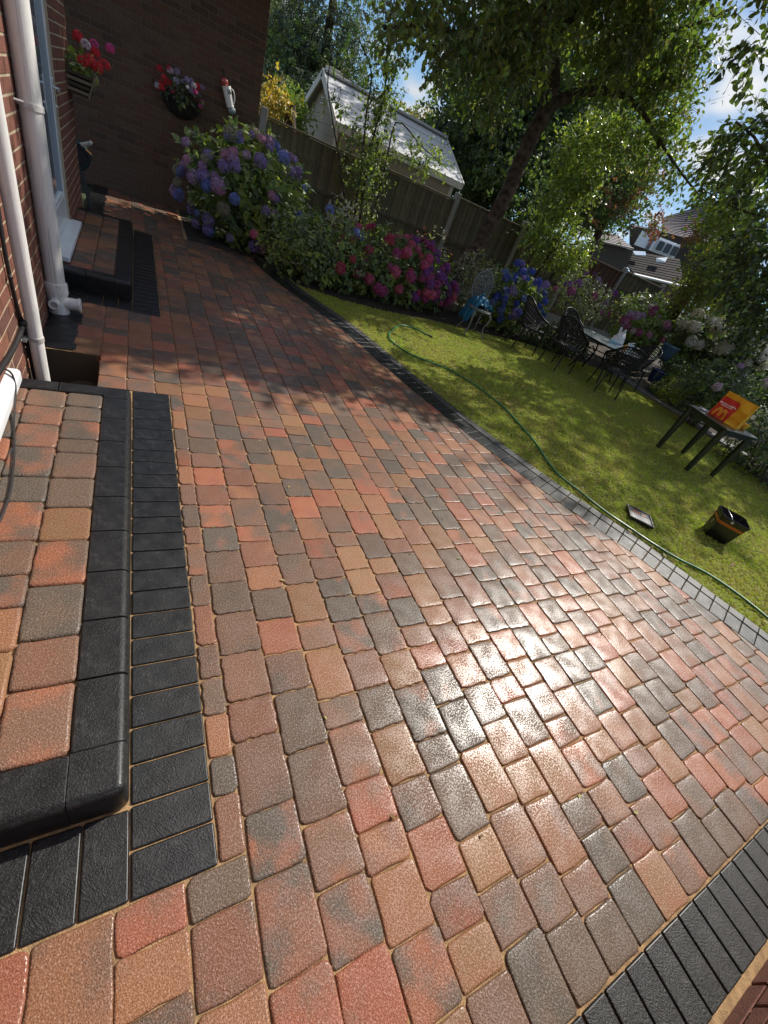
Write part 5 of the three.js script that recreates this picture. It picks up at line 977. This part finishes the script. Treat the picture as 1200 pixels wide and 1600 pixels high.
// cast metal chair with a blue cloth on it
const castMetal = std(C(0.17, 0.18, 0.18), 0.55, { metalness: 0.2, bumpMap: grain(6), bumpScale: 0.002 });
{
  const t = thing('metal_chair', 'grey cast metal garden chair with pierced oval back at the flower bed', 'chair', [4.92, 0, -6.0], -0.1);
  part('seat', cyl(0.205, 0.205, 0.018, 0, 0.43, 0, 28), castMetal, t);
  part('apron', new THREE.TorusGeometry(0.2, 0.014, 8, 28).rotateX(Math.PI / 2).translate(0, 0.415, 0), castMetal, t);
  for (const [a, k] of [[0.72, 1], [2.42, 1], [3.86, 1.05], [5.56, 1.05]]) part('leg', limb([V(Math.cos(a) * 0.16, 0.42, Math.sin(a) * 0.16), V(Math.cos(a) * 0.23, 0.34, Math.sin(a) * 0.23), V(Math.cos(a) * 0.19, 0.16, Math.sin(a) * 0.19), V(Math.cos(a) * 0.25 * k, 0.0, Math.sin(a) * 0.25 * k)], [0.022, 0.018, 0.012, 0.014], 7), castMetal, t);
  const by = 0.7, bz = -0.21, tilt = -0.13, put = (g) => g.rotateX(tilt).translate(0, by, bz), oval = (rx, ry, r) => { const p = []; for (let i = 0; i < 28; i++) { const a = i / 28 * 6.2832; p.push(V(Math.cos(a) * rx, Math.sin(a) * ry, 0)); } return new THREE.TubeGeometry(new THREE.CatmullRomCurve3(p, true), 56, r, 7, true); };
  part('back_frame', put(oval(0.185, 0.245, 0.014)), castMetal, t);
  for (let i = 0; i < 7; i++) for (let j = -3; j <= 3; j++) { const x = j * 0.05 + (i % 2 ? 0.025 : 0), y = (i - 3) * 0.062; if ((x / 0.16) ** 2 + (y / 0.22) ** 2 < 1) part('back_ring', put(new THREE.TorusGeometry(0.026, 0.007, 5, 12).translate(x, y, 0)), castMetal, t); }
  part('back_bracket', merge([bar([-0.1, 0.43, -0.17], [-0.09, 0.5, -0.185], 0.012), bar([0.1, 0.43, -0.17], [0.09, 0.5, -0.185], 0.012)]), castMetal, t);
  const n = 26, pos = [], idx = [];                                            // the crumpled cloth
  for (let i = 0; i <= n; i++) for (let j = 0; j <= n; j++) {
    const u = i / n - 0.5, v = j / n - 0.5, r = Math.hypot(u, v * 0.9), fold = 0.035 * n2(u * 4.2, v * 4.2 + 3) + 0.02 * n2(u * 10, v * 10);
    pos.push(u * 0.44 - 0.03, 0.46 + 0.15 * Math.max(0, 1 - r * 1.8) + fold * 1.3 - Math.max(0, -u - 0.26) * 1.1, v * 0.36 - 0.03);
  }
  for (let i = 0; i < n; i++) for (let j = 0; j < n; j++) { const a = i * (n + 1) + j, b = a + n + 1; idx.push(a, a + 1, b, b, a + 1, b + 1); }
  const g = new THREE.BufferGeometry(); g.setAttribute('position', new THREE.Float32BufferAttribute(pos, 3)); g.setIndex(idx); g.computeVertexNormals();
  const c = new THREE.Mesh(g, phys(C(0.008, 0.13, 0.24), 0.6, { side: THREE.DoubleSide })); c.name = 'blue_cloth'; c.position.copy(t.position); c.rotation.y = -0.1; c.castShadow = c.receiveShadow = true;
  scene.add(tag(c, 'crumpled bright blue cloth lying on the grey metal chair', 'cloth'));
}
// round table with four dark woven chairs
const frameMetal = std(C(0.012, 0.012, 0.013), 0.42, { metalness: 0.3 }), weave = std(C(0.022, 0.019, 0.018), 0.55, { bumpMap: grain(10), bumpScale: 0.003 });
const TX = 7.5, TZ = -5.28;
{
  const t = thing('round_table', 'round garden table with pale top and dark rim among woven chairs', 'table', [TX, 0, TZ]);
  part('tabletop', cyl(0.595, 0.595, 0.012, 0, 0.635, 0, 56), phys(C(0.42, 0.45, 0.43), 0.22, { bumpMap: grain(5), bumpScale: 0.001, clearcoat: 0.6 }), t);
  part('rim', new THREE.TorusGeometry(0.605, 0.017, 8, 64).rotateX(Math.PI / 2).translate(0, 0.628, 0), frameMetal, t);
  for (let k = 0; k < 4; k++) { const a = 0.5 + k * Math.PI / 2; part('leg', tube([[Math.cos(a) * 0.54, 0.62, Math.sin(a) * 0.54], [Math.cos(a) * 0.34, 0.4, Math.sin(a) * 0.34], [Math.cos(a) * 0.46, 0.0, Math.sin(a) * 0.46]], 0.015, 8, 16), frameMetal, t); }
  part('brace_ring', new THREE.TorusGeometry(0.335, 0.01, 6, 40).rotateX(Math.PI / 2).translate(0, 0.4, 0), frameMetal, t);
}
function wovenChair(label) {
  const t = thing('woven_chair', label, 'chair', [0, 0, 0], 0, 'woven chairs around the round table');
  const s = new THREE.Shape(); s.moveTo(-0.21, -0.2); s.lineTo(0.21, -0.2); s.quadraticCurveTo(0.25, 0.1, 0.17, 0.22); s.lineTo(-0.17, 0.22); s.quadraticCurveTo(-0.25, 0.1, -0.21, -0.2);
  part('seat', planarUV(new THREE.ExtrudeGeometry(s, { depth: 0.025, bevelEnabled: true, bevelSize: 0.008, bevelThickness: 0.008, bevelSegments: 2 }).rotateX(Math.PI / 2).translate(0, 0.44, 0), 1), weave, t);
  for (const [x, z, k] of [[-0.2, 0.2, 1], [0.2, 0.2, 1], [-0.18, -0.2, 1.35], [0.18, -0.2, 1.35]]) part('leg', bar([x, 0.42, z], [x * 1.18, 0, z * k], 0.013), frameMetal, t);
  const hoop = [[-0.215, 0.44, 0.2], [-0.265, 0.6, 0.17], [-0.285, 0.66, 0.02], [-0.27, 0.74, -0.15], [-0.18, 0.85, -0.27], [0, 0.89, -0.31], [0.18, 0.85, -0.27], [0.27, 0.74, -0.15], [0.285, 0.66, 0.02], [0.265, 0.6, 0.17], [0.215, 0.44, 0.2]];
  part('hoop', tube(hoop, 0.016, 8, 60), frameMetal, t);
  const c = new THREE.CatmullRomCurve3(hoop.map((p) => V(...p)));
  for (let k = 0; k < 29; k++) { const q = c.getPointAt(0.13 + k / 28 * 0.74), a = Math.atan2(q.x, -q.z), b = V(Math.sin(a) * 0.21, 0.43, -Math.cos(a) * 0.2 * (q.z > 0 ? 0.4 : 1) + (q.z > 0 ? 0.05 : 0)); part('strand', bar(b, q, 0.0085, 5), weave, t); }
  for (const h of [0.15, 0.3, 0.44, 0.58, 0.7, 0.81, 0.91]) { const p = []; for (let k = 0; k < 19; k++) { const q = c.getPointAt(0.13 + k / 18 * 0.74), a = Math.atan2(q.x, -q.z), b = V(Math.sin(a) * 0.21, 0.43, -Math.cos(a) * 0.2 * (q.z > 0 ? 0.4 : 1) + (q.z > 0 ? 0.05 : 0)); p.push(b.lerp(q, h)); } part('woven_band', tube(p, 0.009, 5, 40), weave, t); }
  return t;
}
const chairs = [[-1.45, -0.57, Math.atan2(1, 0.35), 'dark woven garden chair furthest left, nearest the blue hydrangea'], [-1.08, 0.05, Math.atan2(1, -0.12), 'dark woven garden chair at the near left of the round table, beside the leftmost one'], [-0.55, 0.78, Math.atan2(0.5, -0.75), 'dark woven garden chair in front of the round table, its back to the camera'], [0.82, 0.16, Math.atan2(-0.8, -0.15), 'dark woven garden chair at the right side of the round table by the edging boards'], [-0.14, -0.8, 0.1, 'dark woven garden chair behind the round table before the pale shrub']];
const firstChair = wovenChair(chairs[0][3]);
chairs.forEach(([x, z, turn, label], i) => {
  const o = i ? firstChair.clone() : firstChair;
  if (i) { o.name = numbered('woven_chair'); scene.add(o); o.userData = { ...firstChair.userData, label }; }
  o.position.set(TX + x, 0, TZ + z); o.rotation.y = turn; o.scale.setScalar(0.94);
});
function crumple(w, h, d, seed, mat) {                                          // a soft bag standing up, open at the top
  const n = 14, pos = [], idx = [], m = 24;
  for (let i = 0; i <= n; i++) for (let j = 0; j <= m; j++) {
    const y = i / n, a = (j % m) / m * 6.2832, ca = Math.cos(a), sa = Math.sin(a), k = 1 / Math.pow(Math.pow(Math.abs(ca), 4) + Math.pow(Math.abs(sa), 4), 0.25), f = 1 - 0.12 * y + 0.13 * n3(ca * 2 + seed, y * 3, sa * 2), pinch = 1 - 0.55 * y * y;
    pos.push(ca * k * w / 2 * f, y * h * (1 + 0.08 * n2(a * 2 + seed, 3)), sa * k * d / 2 * f * pinch);
  }
  for (let i = 0; i < n; i++) for (let j = 0; j < m; j++) { const a = i * (m + 1) + j, b = a + m + 1; idx.push(a, b, a + 1, a + 1, b, b + 1); }
  const g = new THREE.BufferGeometry(); g.setAttribute('position', new THREE.Float32BufferAttribute(pos, 3)); g.setIndex(idx); g.computeVertexNormals();
  return g;
}
{
  const y = 0.642;
  const b = thing('carrier_bag', 'crumpled white carrier bag on the round table', 'bag', [7.86, y, -5.42], 0.3);
  part('bag', crumple(0.26, 0.2, 0.2, 3), phys(C(0.72, 0.74, 0.75), 0.5, { transmission: 0.15, thickness: 0, side: THREE.DoubleSide }), b);
  for (const s of [-1, 1]) part('bag_handle', tube([[-0.08, 0.17, s * 0.03], [-0.1, 0.26, s * 0.05], [-0.03, 0.24, s * 0.04], [-0.02, 0.17, s * 0.03]], 0.012, 6), phys(C(0.72, 0.74, 0.75), 0.5), b);
  const o = thing('orange_cup', 'small orange cup on the edge of the round table', 'cup', [7.62, y, -5.02]);
  part('cup', new THREE.LatheGeometry([[0, 0.002], [0.03, 0.002], [0.042, 0.085], [0.039, 0.085], [0.028, 0.006]].map(([p, q]) => new THREE.Vector2(p, q)), 20), phys(C(0.75, 0.30, 0.02), 0.4), o);
  part('drink', cyl(0.037, 0.037, 0.003, 0, 0.072, 0), phys(C(0.6, 0.2, 0.02), 0.2), o);
  const w = thing('drink_bottle', 'clear pale blue bottle lying on the round table beside the white bag', 'bottle', [7.55, y + 0.033, -5.24], 0.9);
  part('bottle', new THREE.LatheGeometry([[0, -0.1], [0.03, -0.1], [0.032, -0.08], [0.032, 0.05], [0.013, 0.09], [0.013, 0.105]].map(([p, q]) => new THREE.Vector2(p, q)), 18).rotateX(Math.PI / 2), phys(C(0.45, 0.68, 0.75), 0.12, { transmission: 0.6, thickness: 0 }), w);
  part('cap', cyl(0.016, 0.016, 0.022, 0, 0, 0, 14).rotateX(Math.PI / 2).translate(0, 0, 0.113), phys(C(0.02, 0.12, 0.4), 0.4), w);
  const k = thing('paper_carton', 'small white and blue carton at the right of the round table', 'carton', [7.93, y, -5.16], 0.7);
  part('carton', rbox(0.075, 0.1, 0.11, 0.006, 0, 0.051, 0), phys(C(0.55, 0.68, 0.72), 0.5), k);
  part('flap', box(0.075, 0.004, 0.07, 0, 0.115, 0.05).rotateX(-0.3), phys(C(0.72, 0.74, 0.74), 0.5), k);
}
// square side table with the paper bag
{
  const t = thing('square_table', 'dark green square table at the lawn edge carrying a yellow bag', 'table', [6.40, 0, -2.42], -0.182);
  const green = phys(C(0.012, 0.024, 0.02), 0.34, { clearcoat: 0.4, clearcoatRoughness: 0.3 });
  part('tabletop', rbox(0.64, 0.026, 0.64, 0.011, 0, 0.638, 0), green, t);
  part('apron', merge([box(0.5, 0.06, 0.02, 0, 0.594, 0.27), box(0.5, 0.06, 0.02, 0, 0.594, -0.27), box(0.02, 0.06, 0.5, 0.27, 0.594, 0), box(0.02, 0.06, 0.5, -0.27, 0.594, 0)]), green, t);
  for (const [x, z] of [[-1, -1], [-1, 1], [1, -1], [1, 1]]) { const g = new THREE.CylinderGeometry(0.044, 0.032, 0.625, 4).rotateY(Math.PI / 4); const l = part('leg', g, green, t); l.position.set(x * 0.268, 0.3125, z * 0.268); }
  const c = document.createElement('canvas'); c.width = 512; c.height = 512;
  const x = c.getContext('2d'); x.fillStyle = '#e3a008'; x.fillRect(0, 0, 512, 512); x.fillStyle = '#eeb21e'; x.fillRect(330, 20, 150, 180); x.fillStyle = '#f9c21a'; x.fillRect(60, 470, 400, 42);
  x.fillStyle = '#cf2a12'; x.beginPath(); x.roundRect(-60, 96, 370, 480, 60); x.fill();
  x.save(); x.translate(150, 238); x.rotate(-0.06); x.fillStyle = '#ffffff'; x.font = 'bold 50px sans-serif'; x.textAlign = 'center'; x.fillText("McDonald's", 0, 0); x.fillRect(-96, 16, 196, 10); x.restore();
  x.strokeStyle = '#ea9a1e'; x.lineWidth = 40; x.lineCap = 'butt';
  x.beginPath(); x.moveTo(60, 500); x.bezierCurveTo(70, 270, 140, 270, 150, 470); x.bezierCurveTo(160, 270, 230, 270, 240, 500); x.stroke();
  const tex = new THREE.CanvasTexture(c); tex.colorSpace = THREE.SRGBColorSpace;
  const b = thing('paper_bag', 'yellow and red printed paper bag standing on the square table', 'paper bag', [6.40, 0.652, -2.41], 1.62);
  const W = 0.37, H = 0.315, D = 0.14, yellow = phys(C(0.80, 0.42, 0.012), 0.6, { bumpMap: grain(2), bumpScale: 0.006 });
  const face = (flip) => { const g = new THREE.PlaneGeometry(W, H, 18, 14), p = g.attributes.position; for (let i = 0; i < p.count; i++) { const u = p.getX(i), v = p.getY(i) + H / 2; p.setY(i, v); p.setZ(i, (D / 2) * (1 - 0.62 * v / H) + 0.013 * n2(u * 8 + (flip ? 5 : 0), v * 8)); } g.computeVertexNormals(); return flip ? g.rotateY(Math.PI) : g; };
  part('printed_face', face(false), phys(0xffffff, 0.6, { map: tex, side: THREE.DoubleSide }), b);
  part('back_face', face(true), phys(0xffffff, 0.6, { map: tex, side: THREE.DoubleSide }), b);
  for (const s of [-1, 1]) { const g = new THREE.BufferGeometry(), k = D / 2, q = k * 0.38; g.setAttribute('position', new THREE.Float32BufferAttribute([s * W / 2, 0, -k, s * W / 2, 0, k, s * (W / 2 - 0.03), H * 0.5, 0, s * W / 2, H, q, s * W / 2, H, -q], 3)); g.setIndex([0, 1, 2, 1, 3, 2, 3, 4, 2, 4, 0, 2]); g.computeVertexNormals(); part('gusset', g, Object.assign(yellow.clone(), { side: THREE.DoubleSide }), b); }
  part('bag_base', box(W - 0.004, 0.004, D - 0.004, 0, 0.003, 0), yellow, b);
  const cup = thing('paper_cup', 'small yellow and white paper tub at the table corner beside the bag', 'cup', [6.575, 0.652, -2.245]);
  part('tub', new THREE.LatheGeometry([[0, 0.002], [0.036, 0.002], [0.052, 0.075], [0.054, 0.078], [0.049, 0.075], [0.034, 0.006]].map(([p, q]) => new THREE.Vector2(p, q)), 22), phys(C(0.78, 0.5, 0.05), 0.5), cup);
  part('white_band', new THREE.LatheGeometry([[0.041, 0.02], [0.0505, 0.062]].map(([p, q]) => new THREE.Vector2(p, q)), 14, 1.0, 1.6), phys(C(0.78, 0.76, 0.7), 0.5, { side: THREE.DoubleSide }), cup);
  const tr = thing('silver_tray', 'slim pale case lying on the far left corner of the square table', 'case', [6.27, 0.664, -2.64], 0.2);
  part('case', rbox(0.16, 0.024, 0.07, 0.008), phys(C(0.4, 0.42, 0.44), 0.3, { metalness: 0.3 }), tr);
  part('strap', tube([[-0.07, 0.012, -0.01], [-0.11, 0.03, -0.03], [-0.15, 0.0, -0.03]], 0.004, 6), phys(C(0.5, 0.5, 0.5), 0.3), tr);
}
// flat edging boards on the far side of the lawn
{
  const m = [std(C(0.24, 0.235, 0.225), 0.85, { bumpMap: grain(5), bumpScale: 0.004 }), std(C(0.21, 0.21, 0.20), 0.85, { bumpMap: grain(5), bumpScale: 0.004 })], hole = std(C(0.01, 0.01, 0.01), 0.9), words = ['under the back of the round table', 'beside the right woven chair', 'next to the low green mound', 'between the mound and the square table', 'behind the square table legs'];
  for (let i = 0; i < 5; i++) {
    const t = thing('edging_board', 'grey edging board with dark holes ' + words[i], 'edging board', [8.96, 0, -5.45 + i * 0.62]);
    part('board', planarUV(rbox(0.14, 0.05, 0.61, 0.006, -0.077, 0.026, 0)), m[0], t); part('board', planarUV(rbox(0.14, 0.05, 0.61, 0.006, 0.071, 0.030, 0)), m[1], t);
    for (const [x, z] of [[-0.1, -0.16], [-0.03, -0.12], [-0.1, 0.17], [-0.03, 0.2]]) part('hole', cyl(0.014, 0.014, 0.004, x, 0.0525, z, 10), hole, t);
  }
}
{
  const glaze = (c) => phys(C(...c), 0.22, { clearcoat: 0.8, clearcoatRoughness: 0.15 });
  const pot = (name, label, p, s, m) => { const t = thing(name, label, 'plant pot', [p.x, 0, p.z]), y = Math.max(0, p.y - 0.3 * s); part('pot', new THREE.LatheGeometry([[0, y], [0.13 * s, y], [0.16 * s, y + 0.12 * s], [0.2 * s, y + 0.33 * s], [0.215 * s, y + 0.33 * s], [0.215 * s, y + 0.37 * s], [0.19 * s, y + 0.37 * s], [0.18 * s, y + 0.3 * s], [0, y + 0.29 * s]].map(([a, b]) => new THREE.Vector2(a, b)), 28), m, t); part('soil', cyl(0.18 * s, 0.18 * s, 0.02, 0, y + 0.32 * s, 0, 20), earth, t); return t; };
  pot('blue_pot', 'pale blue glazed pot under the cream hydrangea', at(1047, 544, -5.2), 0.8, glaze([0.035, 0.09, 0.16]));
  pot('blue_pot', 'dark blue glazed pot between woven chair and low green mound', at(1029, 582, -5.0), 0.7, glaze([0.012, 0.022, 0.12]));
  const s = thing('stone', 'pale rough stone in the bed behind the woven chair', 'stone', [9.3, 0.06, -5.3], 0.4), g = new THREE.IcosahedronGeometry(0.2, 2).scale(1.2, 0.55, 0.8), q = g.attributes.position;
  for (let i = 0; i < q.count; i++) { const k = 1 + 0.25 * n3(q.getX(i) * 6, q.getY(i) * 6, q.getZ(i) * 6); q.setXYZ(i, q.getX(i) * k, q.getY(i) * k, q.getZ(i) * k); }
  g.computeVertexNormals(); part('stone', g, std(C(0.3, 0.27, 0.23), 0.9, { bumpMap: grain(4), bumpScale: 0.01 }), s);
}
renderer.render(scene, camera);
